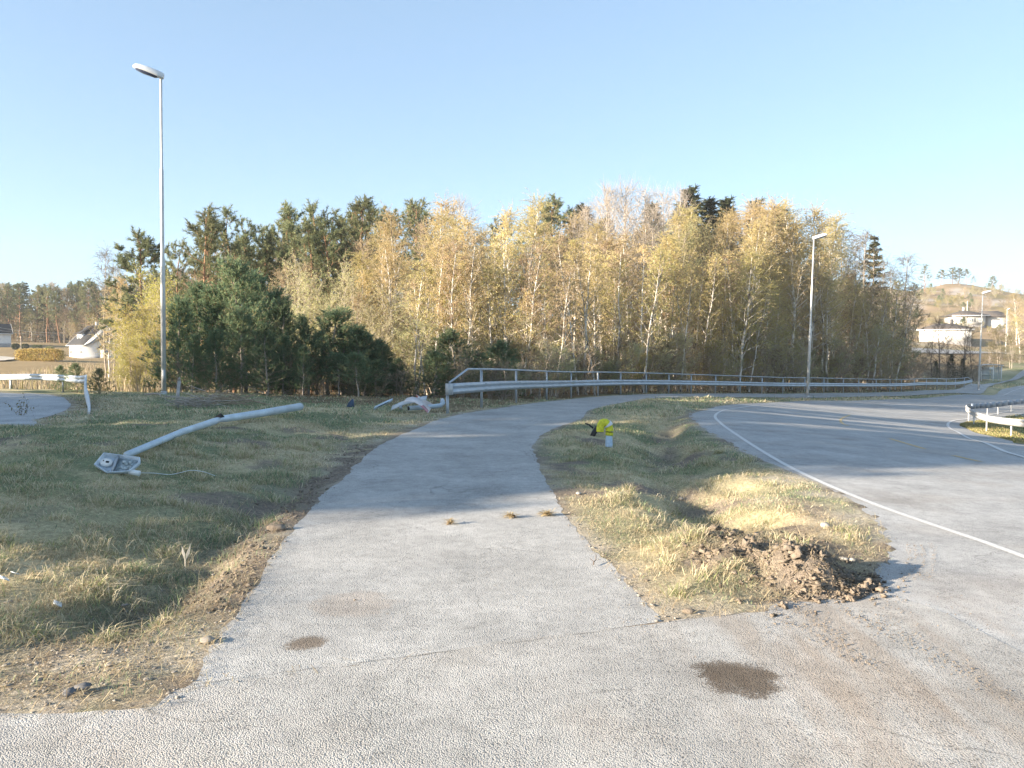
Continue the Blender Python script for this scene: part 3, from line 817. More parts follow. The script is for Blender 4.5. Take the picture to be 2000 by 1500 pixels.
# dead straw lying about on the verges
mb = MB(); g = np.random.default_rng(16); n = 22000
X = np.concatenate([g.normal(-2.4, .8, n // 2), g.normal(2.0, .9, n // 2)]); Y = np.concatenate([g.normal(5.0, 1.4, n // 2), g.normal(6.6, 1.4, n // 2)])
ok = gsd(X, Y) > -.04; X, Y = X[ok], Y[ok]; n = len(X)
th = g.uniform(0, 6.28, n); L = g.uniform(.025, .11, n) * .5; Zc = gz(X, Y) + g.uniform(.005, .04, n)
d = np.stack([np.cos(th) * L, np.sin(th) * L, g.normal(0, .012, n)], 1); s = np.stack([-np.sin(th), np.cos(th), np.zeros(n)], 1) * .0015
c = np.stack([X, Y, Zc], 1)
V = np.stack([c - d - s, c - d + s, c + d + s, c + d - s], 1)
cc = np.array([[.58, .50, .33], [.48, .39, .25], [.32, .24, .15]])[g.integers(0, 3, n)]
mb.add(V.reshape(-1, 3), np.arange(4 * n).reshape(n, 4), 0, np.repeat(cc, 4, 0))
tag(mb.obj('dead_straw', M_grass), 'dead straw lying loose over the verges', 'straw', kind='stuff')

# ------------------------------------------------------------------ trees: a few of each kind are grown, the rest are copies
M_birchbark = Mat('birch_bark'); _m = M_birchbark
_b = _m.ramp(_m.noise(3.0, 4, .7, _m.scaled((1, 1, .35))), [(.40, (.10, .085, .075)), (.50, (.64, .59, .52)), (.7, (.74, .70, .64))]); _m.set(Base_Color=_b); M_birchbark = _m.m
M_pinebark = Mat('pine_bark'); _m = M_pinebark
_b = _m.ramp(_m.noise(5.0, 4, .7, _m.scaled((1, 1, .3))), [(.3, (.17, .09, .055)), (.7, (.42, .24, .14))]); _m.set(Base_Color=_b); M_pinebark = _m.m
M_greybark = plain('grey_bark', (.36, .31, .26), .9, var=.35, scale=8)
M_paletwig = plain('pale_twigs', (.40, .35, .30), .9)
M_browntwig = plain('brown_twigs', (.36, .28, .20), .9)
M_darktwig = plain('dark_twigs', (.13, .10, .08), .9)
L_gold = leafmat('golden_catkins', [(.52, .41, .17), (.64, .52, .25), (.57, .49, .21), (.46, .40, .16)], .5)
L_lime = leafmat('fresh_birch_leaves', [(.52, .45, .16), (.58, .51, .20), (.45, .41, .15), (.60, .48, .18)], .5)
L_willow = leafmat('willow_buds', [(.42, .42, .19), (.52, .51, .26), (.38, .36, .16), (.48, .42, .21)], .5)
L_yellow = leafmat('yellow_green_leaves', [(.40, .36, .07), (.48, .42, .09), (.32, .32, .07)], .4)
L_brown = leafmat('brown_buds', [(.38, .29, .16), (.48, .37, .21), (.33, .26, .14)], .5)
L_olive = leafmat('olive_leaves', [(.20, .20, .08), (.29, .27, .10), (.17, .16, .07), (.33, .27, .12)], .4)
L_pale = leafmat('pale_buds', [(.36, .30, .24), (.42, .36, .28), (.32, .24, .18)], .3)
N_pine = leafmat('pine_needles', [(.13, .165, .085), (.19, .22, .105), (.28, .28, .14), (.14, .175, .10)], .3)
N_young = leafmat('young_pine_needles', [(.105, .185, .115), (.155, .235, .13), (.26, .31, .15), (.11, .19, .12)], .4)
N_spruce = leafmat('spruce_needles', [(.04, .055, .03), (.06, .075, .036), (.085, .095, .042)], .15)

def bend(P0, D0, L, n, droop, g, wig=.06):
    """m chains of n points from P0 along D0, drooping"""
    m = len(P0); P = np.zeros((m, n, 3)); P[:, 0] = P0
    d = D0 / (np.linalg.norm(D0, axis=1)[:, None] + 1e-9)
    st = (L / (n - 1))[:, None]
    for i in range(1, n):
        P[:, i] = P[:, i - 1] + d * st
        d = d + np.array([0, 0, -1.]) * droop + g.normal(size=(m, 3)) * wig
        d /= np.linalg.norm(d, axis=1)[:, None]
    return P
def along(P, s):
    """points at fraction s (m,k) of chains P (m,n,3)"""
    n = P.shape[1]; x = s * (n - 1.001); i = x.astype(int); f = (x - i)[..., None]
    a = np.arange(len(P))[:, None]
    return P[a, i] * (1 - f) + P[a, i + 1] * f
def broadleaf(name, seed, h=16., r0=.15, crown=.28, nb=44, blen=.24, elev=(35, 62), bdroop=.02, nt=10, tlen=.085, tdroop=.25, nl=20, lsize=.10, lmat=0, hang=.4,
              stems=1, lean=.03, barks=None, leafm=None, twigm=None, taper=.7, twr=.011, prof=.75):
    g = np.random.default_rng(seed)
    wood = MB(); crn = MB()
    for sI in range(stems):
        n = 10
        t = np.linspace(0, 1, n)
        ang = g.uniform(0, 6.28); sp = lean * h * (1 if stems == 1 else g.uniform(.3, 1.6))
        hh = h * (1 if sI == 0 else g.uniform(.65, .98))
        T = np.stack([np.cos(ang) * sp * t ** 1.2 + np.cumsum(g.normal(0, .006, n)) * hh + (0 if stems == 1 else .15 * math.cos(sI * 2.4)),
                      np.sin(ang) * sp * t ** 1.2 + np.cumsum(g.normal(0, .006, n)) * hh + (0 if stems == 1 else .15 * math.sin(sI * 2.4)), t * hh - .3 * (1 - t)], 1)
        T[:, :2] -= T[0, :2] * (1 if stems == 1 else .0)
        rr = r0 * (1 - t * .93) ** taper / (1 if stems == 1 else stems ** .4)
        tube(wood, T, rr, 7, 0, False)
        m = max(6, nb // stems)
        tb = crown + (.98 - crown) * ((np.arange(m) + g.random(m)) / m) ** .85
        B0 = along(T[None], tb[None])[0]
        az = np.arange(m) * 2.4 + g.normal(0, .5, m) + ang
        el = np.radians(elev[0] + (elev[1] - elev[0]) * tb + g.normal(0, 8, m))
        D0 = np.stack([np.cos(az) * np.cos(el), np.sin(az) * np.cos(el), np.sin(el)], 1)
        rel = (tb - crown) / (1 - crown)
        L = hh * blen * (np.sin(np.pi * np.clip(.12 + rel * .9, 0, 1)) ** .5 * (1 - rel) ** (1 - prof) * .9 + .12) * g.uniform(.7, 1.25, m)
        BR = bend(B0, D0, L, 6, bdroop, g, .08)
        rb = np.interp(tb, t, rr) * .42
        twigs(wood, BR, np.clip(rb[:, None] * np.linspace(1, .25, 6), .008, None), 4, 0)
        s = g.uniform(.18, 1, (m, nt)) ** .8
        P0 = along(BR, s).reshape(-1, 3)
        d = g.normal(size=(len(P0), 3)); d /= np.linalg.norm(d, axis=1)[:, None]
        bd = np.repeat(BR[:, -1] - BR[:, 0], nt, 0); bd /= np.linalg.norm(bd, axis=1)[:, None]
        d = d * .8 + bd * .7 + np.array([0, 0, .15])
        TW = bend(P0, d, hh * tlen * g.uniform(.5, 1.4, len(P0)), 5, tdroop, g, .12)
        twigs(crn, TW, twr * np.linspace(1, .35, 5)[None] * g.uniform(.7, 1.2, len(P0))[:, None], 3, 0)
        if nl:
            LP = along(TW, g.uniform(.1, 1, (len(TW), nl))).reshape(-1, 3) + g.normal(0, lsize * .45, (len(TW) * nl, 3))
            leaves(crn, LP, lsize, g, 1, .62, hang)
    return wood.mesh(name + '_wood', barks), crn.mesh(name + '_crown', [twigm, leafm]), h
def scots_pine(name, seed, h=14., low=.48, flat=False):
    g = np.random.default_rng(seed); wood = MB(); crn = MB()
    n = 12; t = np.linspace(0, 1, n)
    T = np.stack([np.cumsum(g.normal(0, .009, n)) * h, np.cumsum(g.normal(0, .009, n)) * h, t * h - .3 * (1 - t)], 1); T[:, :2] -= T[0, :2]
    rr = .17 * (1 - .9 * t) ** .8 * h / 14
    tube(wood, T, rr, 8, 0, False)
    m = 50 if flat else 34
    tb = low + (.985 - low) * (np.arange(m) + g.random(m)) / m
    B0 = along(T[None], tb[None])[0]
    az = np.arange(m) * 2.4 + g.normal(0, .6, m); rel = (tb - low) / (1 - low)
    el = np.radians(np.where(flat, 4, 12) + 38 * rel + g.normal(0, 9, m))
    D0 = np.stack([np.cos(az) * np.cos(el), np.sin(az) * np.cos(el), np.sin(el)], 1)
    L = h * (.24 if flat else .20) * np.clip(1.15 - rel, .12, 1) ** .65 * g.uniform(.45, 1.25, m)
    BR = bend(B0, D0, L, 6, -.03, g, .12)
    twigs(wood, BR, np.clip(np.interp(tb, t, rr)[:, None] * .36 * np.linspace(1, .2, 6), .01, None), 4, 0)
    k = 8
    P0 = along(BR, g.uniform(.35, 1, (m, k))).reshape(-1, 3)
    d = g.normal(size=(m * k, 3)) * .6 + np.repeat(BR[:, -1] - BR[:, -3], k, 0) / (np.repeat(L, k)[:, None] * .4) * .6 + np.array([0, 0, .45])
    TW = bend(P0, d, g.uniform(.25, .8, m * k) * h / 14, 4, -.05, g, .1)
    twigs(crn, TW, .012 * np.linspace(1, .4, 4)[None] * np.ones((m * k, 1)), 3, 0)
    C = np.concatenate([along(TW, np.full((m * k, 1), q)).reshape(-1, 3) for q in (.4, .7, 1)]); A = np.tile(TW[:, -1] - TW[:, 0], (3, 1)); A /= np.linalg.norm(A, axis=1)[:, None]
    needles(crn, C, A, 15 if flat else 12, .20 * h / 14 + .05, .040, g, 1, 1.0)
    # dead stubs on the bare trunk
    q = 9; tb = g.uniform(.2, low + .05, q); az = g.uniform(0, 6.28, q)
    S = bend(along(T[None], tb[None])[0], np.stack([np.cos(az), np.sin(az), g.normal(.1, .2, q)], 1), g.uniform(.4, 1.5, q), 4, .05, g, .1)
    twigs(wood, S, .016 * np.linspace(1, .3, 4)[None] * np.ones((q, 1)), 3, 0)
    return wood.mesh(name + '_wood', M_pinebark), crn.mesh(name + '_crown', [M_pinebark, N_pine]), h
def young_pine(name, seed, h=5., wide=.30, low=.10):
    g = np.random.default_rng(seed); wood = MB(); crn = MB()
    t = np.linspace(0, 1, 8); T = np.stack([np.cumsum(g.normal(0, .010, 8)) * h, np.cumsum(g.normal(0, .010, 8)) * h, t * h - .15 * (1 - t)], 1); T[:, :2] -= T[0, :2]
    tube(wood, T, .075 * (1 - .88 * t) * h / 5, 7, 0, False)
    wh = np.arange(low, .97, .062)
    tb = np.repeat(wh, 6) + g.normal(0, .010, len(wh) * 6); m = len(tb); tb = np.clip(tb, 0, .99)
    B0 = along(T[None], tb[None])[0]; az = np.tile(np.arange(6) * 1.047, len(wh)) + np.repeat(g.uniform(0, 6, len(wh)), 6) + g.normal(0, .25, m)
    el = np.radians(10 + 34 * tb + g.normal(0, 10, m))
    D0 = np.stack([np.cos(az) * np.cos(el), np.sin(az) * np.cos(el), np.sin(el)], 1)
    L = h * wide * 1.35 * np.clip(1.04 - tb, .06, 1) ** .8 * g.uniform(.5, 1.25, m) * np.where(tb < .2, .75, 1)
    BR = bend(B0, D0, L, 6, -.035, g, .08)
    twigs(wood, BR, .018 * np.linspace(1, .3, 6)[None] * (1.1 - tb)[:, None] * h / 5, 3, 0)
    k = 7
    P0 = along(BR, g.uniform(.3, 1, (m, k))).reshape(-1, 3)
    d = g.normal(size=(m * k, 3)) * .5 + np.repeat(D0, k, 0) * .6 + np.array([0, 0, .55])
    TW = bend(P0, d, g.uniform(.18, .50, m * k) * (h / 5) ** .6, 4, -.14, g, .06)
    twigs(crn, TW, .008 * np.linspace(1, .5, 4)[None] * np.ones((m * k, 1)), 3, 0)
    top = T[-1] + np.array([[0, 0, x] for x in np.linspace(-.5, .15, 7)])
    qs = (.15, .45, .75, 1)
    C = np.concatenate([along(TW, np.full((m * k, 1), q)).reshape(-1, 3) for q in qs] + [top]); A = np.concatenate([np.tile(TW[:, -1] - TW[:, 0], (len(qs), 1)), np.tile([[0, 0, 1.]], (7, 1))]); A /= np.linalg.norm(A, axis=1)[:, None]
    needles(crn, C, A, 9, .11 * (h / 5) ** .5, .020, g, 1, .85)
    return wood.mesh(name + '_wood', M_greybark), crn.mesh(name + '_crown', [M_pinebark, N_young]), h
def spruce(name, seed, h=16., wide=.17, gap=0.0, per=8, nw=.07):
    g = np.random.default_rng(seed); wood = MB(); crn = MB()
    t = np.linspace(0, 1, 8); T = np.stack([0 * t, 0 * t, t * h - .3 * (1 - t)], 1)
    tube(wood, T, .19 * (1 - .95 * t) * h / 16, 8, 0, False)
    m = 150; tb = .08 + .91 * (np.arange(m) + g.random(m)) / m
    if gap: tb = np.round(tb / gap) * gap + g.normal(0, .006, m)
    tb = np.clip(tb, .05, .99)
    B0 = along(T[None], tb[None])[0]; az = np.arange(m) * 2.4 + g.normal(0, .4, m)
    el = np.radians(-12 + 45 * tb ** 2 + g.normal(0, 6, m))
    D0 = np.stack([np.cos(az) * np.cos(el), np.sin(az) * np.cos(el), np.sin(el)], 1)
    L = h * wide * (1.03 - tb) ** .85 * g.uniform(.7, 1.15, m) + .12
    BR = bend(B0, D0, L, 6, -.04, g, .05)
    twigs(wood, BR, .022 * np.linspace(1, .3, 6)[None] * np.ones((m, 1)), 3, 0)
    k = 9
    P0 = along(BR, g.uniform(.15, 1, (m, k))).reshape(-1, 3)
    d = g.normal(size=(m * k, 3)) * .5 + np.repeat(D0, k, 0) * .6 + np.array([0, 0, -.35])
    C = P0; A = d / np.linalg.norm(d, axis=1)[:, None]
    needles(crn, C, A, per, .34 * h / 16, nw, g, 0, .55)
    tip = T[-1] + np.array([[0, 0, x] for x in np.linspace(-.6, .1, 6)])
    needles(crn, tip, np.tile([[0, 0, 1.]], (6, 1)), 8, .22, .05, g, 0, .9)
    return wood.mesh(name + '_wood', M_greybark), crn.mesh(name + '_crown', [N_spruce]), h

KIND = {}
def reg(kind, *ms): KIND[kind] = list(ms)
reg('gold', *[broadleaf('golden_birch', 100 + i, (16, 15, 16.5, 15.5)[i], .165, crown=(.24, .32, .20, .28)[i], nb=(46, 36, 50, 40)[i], blen=.225, nt=12, tlen=.08, tdroop=.24, nl=40, lsize=.072, barks=M_birchbark, leafm=L_gold, twigm=M_browntwig, lean=l, prof=.6) for i, l in enumerate((.02, .05, .09, .03))])
reg('lime', *[broadleaf('green_birch', 120 + i, 14, .14, crown=.16, nb=46, blen=.225, nt=12, tlen=.085, tdroop=.24, nl=40, lsize=.070, barks=M_birchbark, leafm=L_lime, twigm=M_browntwig, lean=l, prof=.6) for i, l in enumerate((.03, .08, .13))])
reg('thin', *[broadleaf('slender_birch', 140 + i, 11, .095, crown=.30, nb=26, blen=.17, nt=8, tlen=.075, tdroop=.22, nl=13, lsize=.10, barks=M_birchbark, leafm=(L_gold, L_lime, L_brown)[i], twigm=M_browntwig, lean=l) for i, l in enumerate((.04, .12, .18))])
reg('bare', *[broadleaf('bare_aspen', 160 + i, 18, .16, crown=.34, nb=40, blen=.24, elev=(30, 60), nt=14, tlen=.075, tdroop=-.04, nl=3, lsize=.075, barks=M_paletwig, leafm=L_pale, twigm=M_paletwig, twr=.016, lean=.03) for i in range(3)])
reg('brown', *[broadleaf('brown_alder', 180 + i, 11, .10, crown=.18, nb=40, blen=.24, nt=12, tlen=.09, tdroop=.05, nl=7, lsize=.085, barks=M_greybark, leafm=L_brown, twigm=M_browntwig, lean=.06, twr=.013) for i in range(3)])
reg('olive', *[broadleaf('olive_willow', 200 + i, 12, .10, crown=.12, nb=60, blen=.30, elev=(25, 62), nt=13, tlen=.085, tdroop=.06, nl=13, lsize=.10, barks=M_greybark, leafm=(L_olive, L_willow)[i % 2], twigm=M_darktwig, stems=3, lean=.12) for i in range(3)])
reg('willow', *[broadleaf('pale_willow', 220 + i, 5, .06, crown=.10, nb=60, blen=.36, elev=(40, 72), nt=13, tlen=.13, tdroop=-.02, nl=13, lsize=.062, hang=0, barks=M_greybark, leafm=(L_willow, L_yellow)[i % 2], twigm=M_paletwig, stems=5, lean=.26, twr=.007) for i in range(4)])
reg('twiggy', *[broadleaf('twiggy_shrub', 240 + i, 4, .045, crown=.10, nb=50, blen=.34, elev=(40, 75), nt=12, tlen=.13, tdroop=0, nl=(2, 5, 4)[i], lsize=.06, hang=0, barks=M_greybark, leafm=(L_brown, L_willow, L_brown)[i], twigm=(M_browntwig, M_greybark, M_darktwig)[i], stems=6, lean=.30, twr=.008) for i in range(3)])
reg('barewild', *[broadleaf('bare_roadside_tree', 260 + i, 8, .10, crown=.18, nb=34, blen=.32, elev=(25, 60), nt=12, tlen=.10, tdroop=.0, nl=1, lsize=.06, barks=M_darktwig, leafm=L_brown, twigm=M_darktwig, twr=.014, stems=1 + i, lean=.1) for i in range(3)])
reg('wispy', *[broadleaf('wispy_birch', 280 + i, 14, .11, crown=.25, nb=40, blen=.20, nt=11, tlen=.085, tdroop=.32, nl=4, lsize=.09, barks=M_greybark, leafm=L_olive, twigm=M_darktwig, twr=.013, lean=.05) for i in range(2)])
reg('pine', *[scots_pine('tall_pine', 300 + i, 14, (.45, .36, .55, .40)[i]) for i in range(4)])
reg('flatpine', *[scots_pine('spreading_pine', 320 + i, 11, (.30, .42)[i], True) for i in range(2)])
reg('young', *[young_pine('young_pine', 340 + i, 5, (.30, .34, .27, .32)[i], (.10, .08, .16, .30)[i]) for i in range(4)])
reg('spruce', *[spruce('spruce', 360 + i, 16, (.16, .20, .24)[i], (0, .045, 0)[i], (8, 8, 16)[i], (.07, .07, .17)[i]) for i in range(3)])
PROTO = {}
for k_, ms in KIND.items():
    PROTO[k_] = []
    for (wm, cm, h) in ms: PROTO[k_].append((wm, cm, h))
NAMES = {'gold': ('birch_tree', 'tree', 'golden birch with pale trunk'), 'lime': ('birch_tree', 'tree', 'yellow green birch with pale trunk'), 'thin': ('birch_sapling', 'tree', 'thin birch with slender white stem'),
         'bare': ('aspen_tree', 'tree', 'bare whitish tree with fine twigs'), 'brown': ('alder_tree', 'tree', 'brown budding tree'), 'olive': ('willow_tree', 'tree', 'broad olive grey tree'),
         'willow': ('willow_bush', 'bush', 'pale yellow green bush'), 'twiggy': ('twiggy_shrub', 'shrub', 'brown twiggy shrub'), 'barewild': ('bare_tree', 'tree', 'dark leafless tree'), 'wispy': ('birch_tree', 'tree', 'wispy bluish grey birch'),
         'pine': ('pine_tree', 'tree', 'tall pine with bare reddish trunk'), 'flatpine': ('pine_tree', 'tree', 'flat-topped spreading pine'), 'young': ('young_pine', 'tree', 'bushy dark green young pine'), 'spruce': ('spruce_tree', 'tree', 'dark pointed spruce')}
_cnt = {}; _first = {}
NTREES = []
gt = np.random.default_rng(99)
def plant(kind, x, y, H, where, group, fat=1.0, var=None, rz=None, shared=None, tilt=None):
    v = PROTO[kind]
    i = _cnt.get(kind, 0); _cnt[kind] = i + 1
    i = (i if var is None else var) % len(v)
    wm, cm, h = v[i]
    nm, cat, desc = NAMES[kind]
    s = H / h
    key = (kind, i)
    if key not in _first:
        t = thing(nm, None, cat)
        a = link('trunk', wm, t); b = link('crown', cm, t)
        _first[key] = (t, a, b)
    else:
        t0, a0, b0 = _first[key]
        t = t0.copy(); COL.objects.link(t)
        for q in (a0, b0):
            c = q.copy(); COL.objects.link(c); c.parent = t
    t.location = (x, y, float(gz(x, y)) - .03)
    t.rotation_euler = (0, 0, gt.uniform(0, 6.28) if rz is None else rz) if tilt is None else tilt
    t.scale = (s * fat, s * fat, s)
    t['group'] = group
    NTREES.append((t, kind, desc, where, x / max(y, 1), shared))
    return t
def grow(kind, u, vtop, D, where, group, **kw):
    """plant at distance D on the column u so that the top stands where the photograph has it"""
    x = (u - 1000) / F * D
    zt = at(u, vtop, D)[2]
    return plant(kind, x, D, max(.6, zt - float(gz(x, D))), where, group, **kw)
def dmin(u): return float(np.interp(u, [p[0] for p in RAIL], [p[2] for p in RAIL]))
W_L = 'left of the birches'
for u, v, d in [(340, 488, 72), (380, 424, 60), (422, 434, 64), (458, 424, 66), (505, 455, 76), (534, 444, 78), (575, 412, 66), (604, 413, 70), (636, 426, 72), (664, 422, 68), (695, 402, 64), (714, 408, 74), (742, 424, 76), (408, 470, 70), (610, 440, 62), (555, 440, 74), (650, 450, 62), (480, 450, 72), (520, 470, 66), (680, 440, 70)]:
    grow('pine', u, v, d, W_L, 'tall pines on the skyline at the left')
for u, v, d in [(765, 428, 88), (798, 404, 86), (822, 408, 90), (842, 426, 86), (968, 438, 92), (1058, 406, 94), (1084, 400, 96), (1110, 420, 95)]:
    grow('pine', u, v, d, 'behind the golden birches', 'pines showing above the birches')
grow('flatpine', 268, 470, 78, 'standing alone beside the tall lamp', 'lone pines', fat=1.25, var=1)
for u, v, d in [(1136, 400, 92), (1272, 398, 94), (1345, 367, 90), (1383, 388, 92), (1415, 388, 95), (1474, 391, 95), (1518, 404, 96), (1328, 400, 96), (1182, 425, 95)]:
    grow('spruce', u, v, d, 'above the birches', 'dark spruces above the birches', fat=1.7, var=0)
grow('spruce', 1703, 464, 97, 'at the right end of the wood', 'dark spruces above the birches', var=1, fat=1.2)
W_B = 'in the front row behind the railing'
for u, v, d in [(748, 440, 58), (790, 428, 56), (836, 430, 52), (880, 402, 66), (902, 430, 60), (940, 442, 56), (1020, 400, 54), (1003, 418, 60), (962, 475, 52), (1052, 424, 62), (1100, 436, 64), (870, 470, 54), (770, 480, 50),
                (1412, 420, 64), (1436, 410, 68), (1478, 418, 66), (1462, 440, 62), (1522, 410, 70), (1560, 406, 72), (1590, 412, 72), (1612, 428, 76), (1545, 440, 66), (1500, 465, 64), (1580, 470, 68), (1630, 445, 78), (1140, 450, 60), (1350, 425, 62)]:
    grow('gold', u, v, max(d, dmin(u) + 3), W_B, 'golden birches of the front row', fat=gt.uniform(.9, 1.15))
for u, v, d in [(1350, 412, 66), (1320, 470, 56), (1255, 500, 52), (1160, 520, 46), (1440, 500, 58), (1420, 540, 60), (1390, 560, 58), (930, 500, 50), (985, 520, 48), (1200, 560, 48), (1480, 560, 61), (1240, 470, 58), (855, 520, 48), (905, 540, 46), (1530, 520, 66), (715, 500, 55), (690, 540, 52)]:
    grow('lime', u, v, max(d, dmin(u) + 2.5), W_B, 'yellow green birches of the front row', fat=gt.uniform(.95, 1.2))
for u, v, d in [(1172, 374, 66), (1222, 370, 66), (1250, 382, 68), (1195, 398, 62), (1290, 386, 72), (1322, 380, 76), (1150, 410, 66), (1215, 400, 70), (896, 400, 72), (1470, 402, 76), (1130, 440, 62), (1265, 420, 66)]:
    grow('bare', u, v, d, 'above the middle of the wood', 'bare pale trees in the middle of the wood', fat=.92)
for u, v, d in [(1400, 440, 64), (1372, 450, 62), (1305, 455, 60), (1335, 520, 58), (640, 560, 56), (1690, 560, 84), (1735, 575, 88), (1768, 600, 93), (1660, 600, 80), (1720, 620, 86), (1755, 640, 90)]:
    grow('olive', u, v, max(d, dmin(u) + 3), 'among the trees behind the railing' if u < 1600 else 'in the wood\'s right end', 'broad olive trees of the wood', fat=1.0, var=(1 if u < 1600 else [0, 2][int(u) % 2]))
for u, v, d in [(1645, 448, 82), (1672, 476, 86), (1684, 458, 92), (1716, 510, 96), (1758, 502, 98), (1738, 530, 92), (1772, 560, 97)]:
    grow('wispy', u, v, d, 'at the right end of the wood', 'wispy birches at the right end of the wood', fat=1.0)
for u, v, d in [(1080, 470, 56), (1060, 540, 50), (1110, 530, 50), (1145, 560, 48), (1040, 560, 46), (1180, 480, 58), (1075, 610, 44), (1500, 560, 66), (1560, 540, 70), (1610, 560, 74), (1640, 590, 78), (1240, 600, 52), (1350, 610, 56), (590, 520, 60), (555, 530, 58), (690, 580, 50), (700, 480, 62), (450, 560, 56), (400, 540, 60)]:
    grow('brown', u, v, max(d, dmin(u) + 2), 'among the trees behind the railing' if u > 880 else 'behind the dark young pines', 'brown budding trees of the wood', fat=1.1)
gs = np.random.default_rng(5)
for k in range(78):
    u = 800 + 960 * (k + gs.random()) / 78
    d = dmin(u) + gs.uniform(2.2, 9)
    v = np.interp(u, [800, 1000, 1300, 1600, 1760], [520, 520, 510, 540, 600]) + gs.normal(0, 35)
    grow('thin', u, v, max(d, 40), 'close behind the railing', 'slender birches close behind the railing', shared='slender birch with thin white stem close behind the railing')
for k in range(34):
    u = 900 + 900 * (k + gs.random()) / 34
    d = dmin(u) + gs.uniform(1.5, 5)
    grow('twiggy', u, gs.uniform(655, 715) + max(0, (u - 1400) * .03), max(d, 33), 'at the foot of the wood behind the railing', 'twiggy undergrowth behind the railing', var=k % 3, fat=1.3, shared='low brown twiggy shrub at the foot of the wood behind the railing')
for k in range(26):
    u = 1080 + 680 * (k + gs.random()) / 26
    grow('willow', u, gs.uniform(640, 705), dmin(u) + gs.uniform(2.5, 6), 'at the foot of the wood', 'pale undergrowth at the foot of the wood', fat=1.5, var=[0, 2, 1][k % 3], shared='pale leafy bush at the foot of the wood behind the railing')
for k in range(30):          # rough growth under the dark young pines
    u = 335 + 470 * (k + gs.random()) / 30
    plant('twiggy', (u - 1000) / F * (d := gs.uniform(31.5, 37)), d, gs.uniform(.6, 1.7), 'under the young pines', 'twiggy growth under the young pines', fat=1.8, var=[2, 0, 1][k % 3], shared='low twiggy growth under the dark young pines')
for k in range(70):          # depth of the wood behind the front rows
    u = 330 + 1380 * (k + gs.random()) / 70
    d = gs.uniform(78, 105) if u > 750 else gs.uniform(70, 100)
    base = np.interp(u, [330, 450, 700, 800, 1000, 1350, 1560, 1710], [500, 460, 430, 435, 430, 410, 430, 520])
    grow(['gold', 'pine', 'brown', 'lime', 'pine', 'gold'][k % 6] if u > 750 else ['pine', 'brown', 'pine', 'lime'][k % 4], u, base + gs.uniform(15, 90), d, 'deep in the wood', 'trees deep in the wood', fat=1.1,
         shared={'gold': 'golden birch crown half hidden deep in the wood', 'pine': 'dark pine half hidden deep in the wood', 'brown': 'brown budding tree half hidden deep in the wood', 'lime': 'yellow green birch half hidden deep in the wood'}[['gold', 'pine', 'brown', 'lime', 'pine', 'gold'][k % 6] if u > 750 else ['pine', 'brown', 'pine', 'lime'][k % 4]])
W_Y = 'in the clump right of the tall lamp'
for u, v, d in [(352, 590, 33), (382, 565, 35), (430, 575, 34), (478, 512, 34), (502, 545, 37), (560, 600, 34), (602, 625, 33), (642, 605, 35), (540, 575, 39), (692, 645, 34), (732, 668, 35), (762, 700, 36), (420, 650, 31), (522, 640, 31), (590, 680, 31), (660, 690, 32), (470, 610, 32), (710, 700, 32), (375, 660, 31), (620, 650, 36), (555, 660, 32), (450, 540, 38), (680, 670, 37), (672, 640, 36), (716, 655, 35), (748, 678, 34), (775, 704, 33), (700, 690, 31), (735, 705, 32)]:
    grow('young', u, v, d, W_Y, 'young pines in the dark clump', fat=1.15 if u < 630 else 1.7)
for u, v, d, w in [(885, 652, 34, 'behind the near end of the railing'), (985, 672, 36, 'behind the railing beside a pale green bush'), (845, 690, 33, 'between dark clump and railing end'),
                   (150, 712, 36, 'low behind the crash barrier at the far left'), (195, 722, 33, 'low behind the bent left barrier end'), (120, 716, 38, 'low behind the left barrier middle'), (925, 690, 38, 'low behind the first railing posts')]:
    grow('young', u, v, d, w, 'single young pines', fat=1.5 if u < 300 else 2.0, var=1)
for u, v, d in [(590, 530, 54), (640, 535, 56), (700, 560, 50), (745, 600, 48), (560, 580, 50), (665, 600, 46), (900, 600, 45), (985, 640, 42), (960, 660, 40), (855, 600, 46), (810, 640, 44), (1130, 690, 46), (520, 560, 56), (780, 560, 52), (620, 590, 48)]:
    grow('willow', u, v, max(d, dmin(u) + 3 if u > 878 else 0), 'between young pines and birches' if u < 880 else 'behind the near part of the railing', 'pale bushes before the wood', fat=1.0, var=(0 if u != 700 else 2))
for u, v, d in [(1000, 632, 40), (1030, 650, 41),(1008, 625, 45), (962, 612, 42), (870, 625, 40), (838, 600, 47), (745, 585, 52), (1045, 650, 47), (720, 640, 44)]:
    grow('willow', u, v, max(d, dmin(u) + 4 if u > 878 else 0), 'at the foot of the first birches', 'pale bushes before the wood', fat=1.55, var=[0, 2][int(u) % 2])
for u, v, d in [(250, 640, 50), (268, 602, 48), (297, 592, 47), (318, 620, 45), (256, 665, 46), (288, 660, 44), (238, 705, 43), (330, 660, 46), (310, 560, 56), (345, 545, 60), (270, 690, 41)]:
    grow('willow', u, v, d, 'beside the tall lamp', 'yellow bushes beside the tall lamp post', var=[1, 3][int(u) % 2], fat=1.0)
for u, v, d in [(205, 490, 95), (222, 520, 92)]: grow('wispy', u, v, d, 'left of the lone pine', 'wispy trees by the lone pine', fat=.8)
for u, v, d in [(235, 545, 90), (212, 580, 92), (250, 580, 85)]: grow('gold', u, v, d, 'below the lone pine at the left', 'golden birches below the lone pine', fat=1.0)
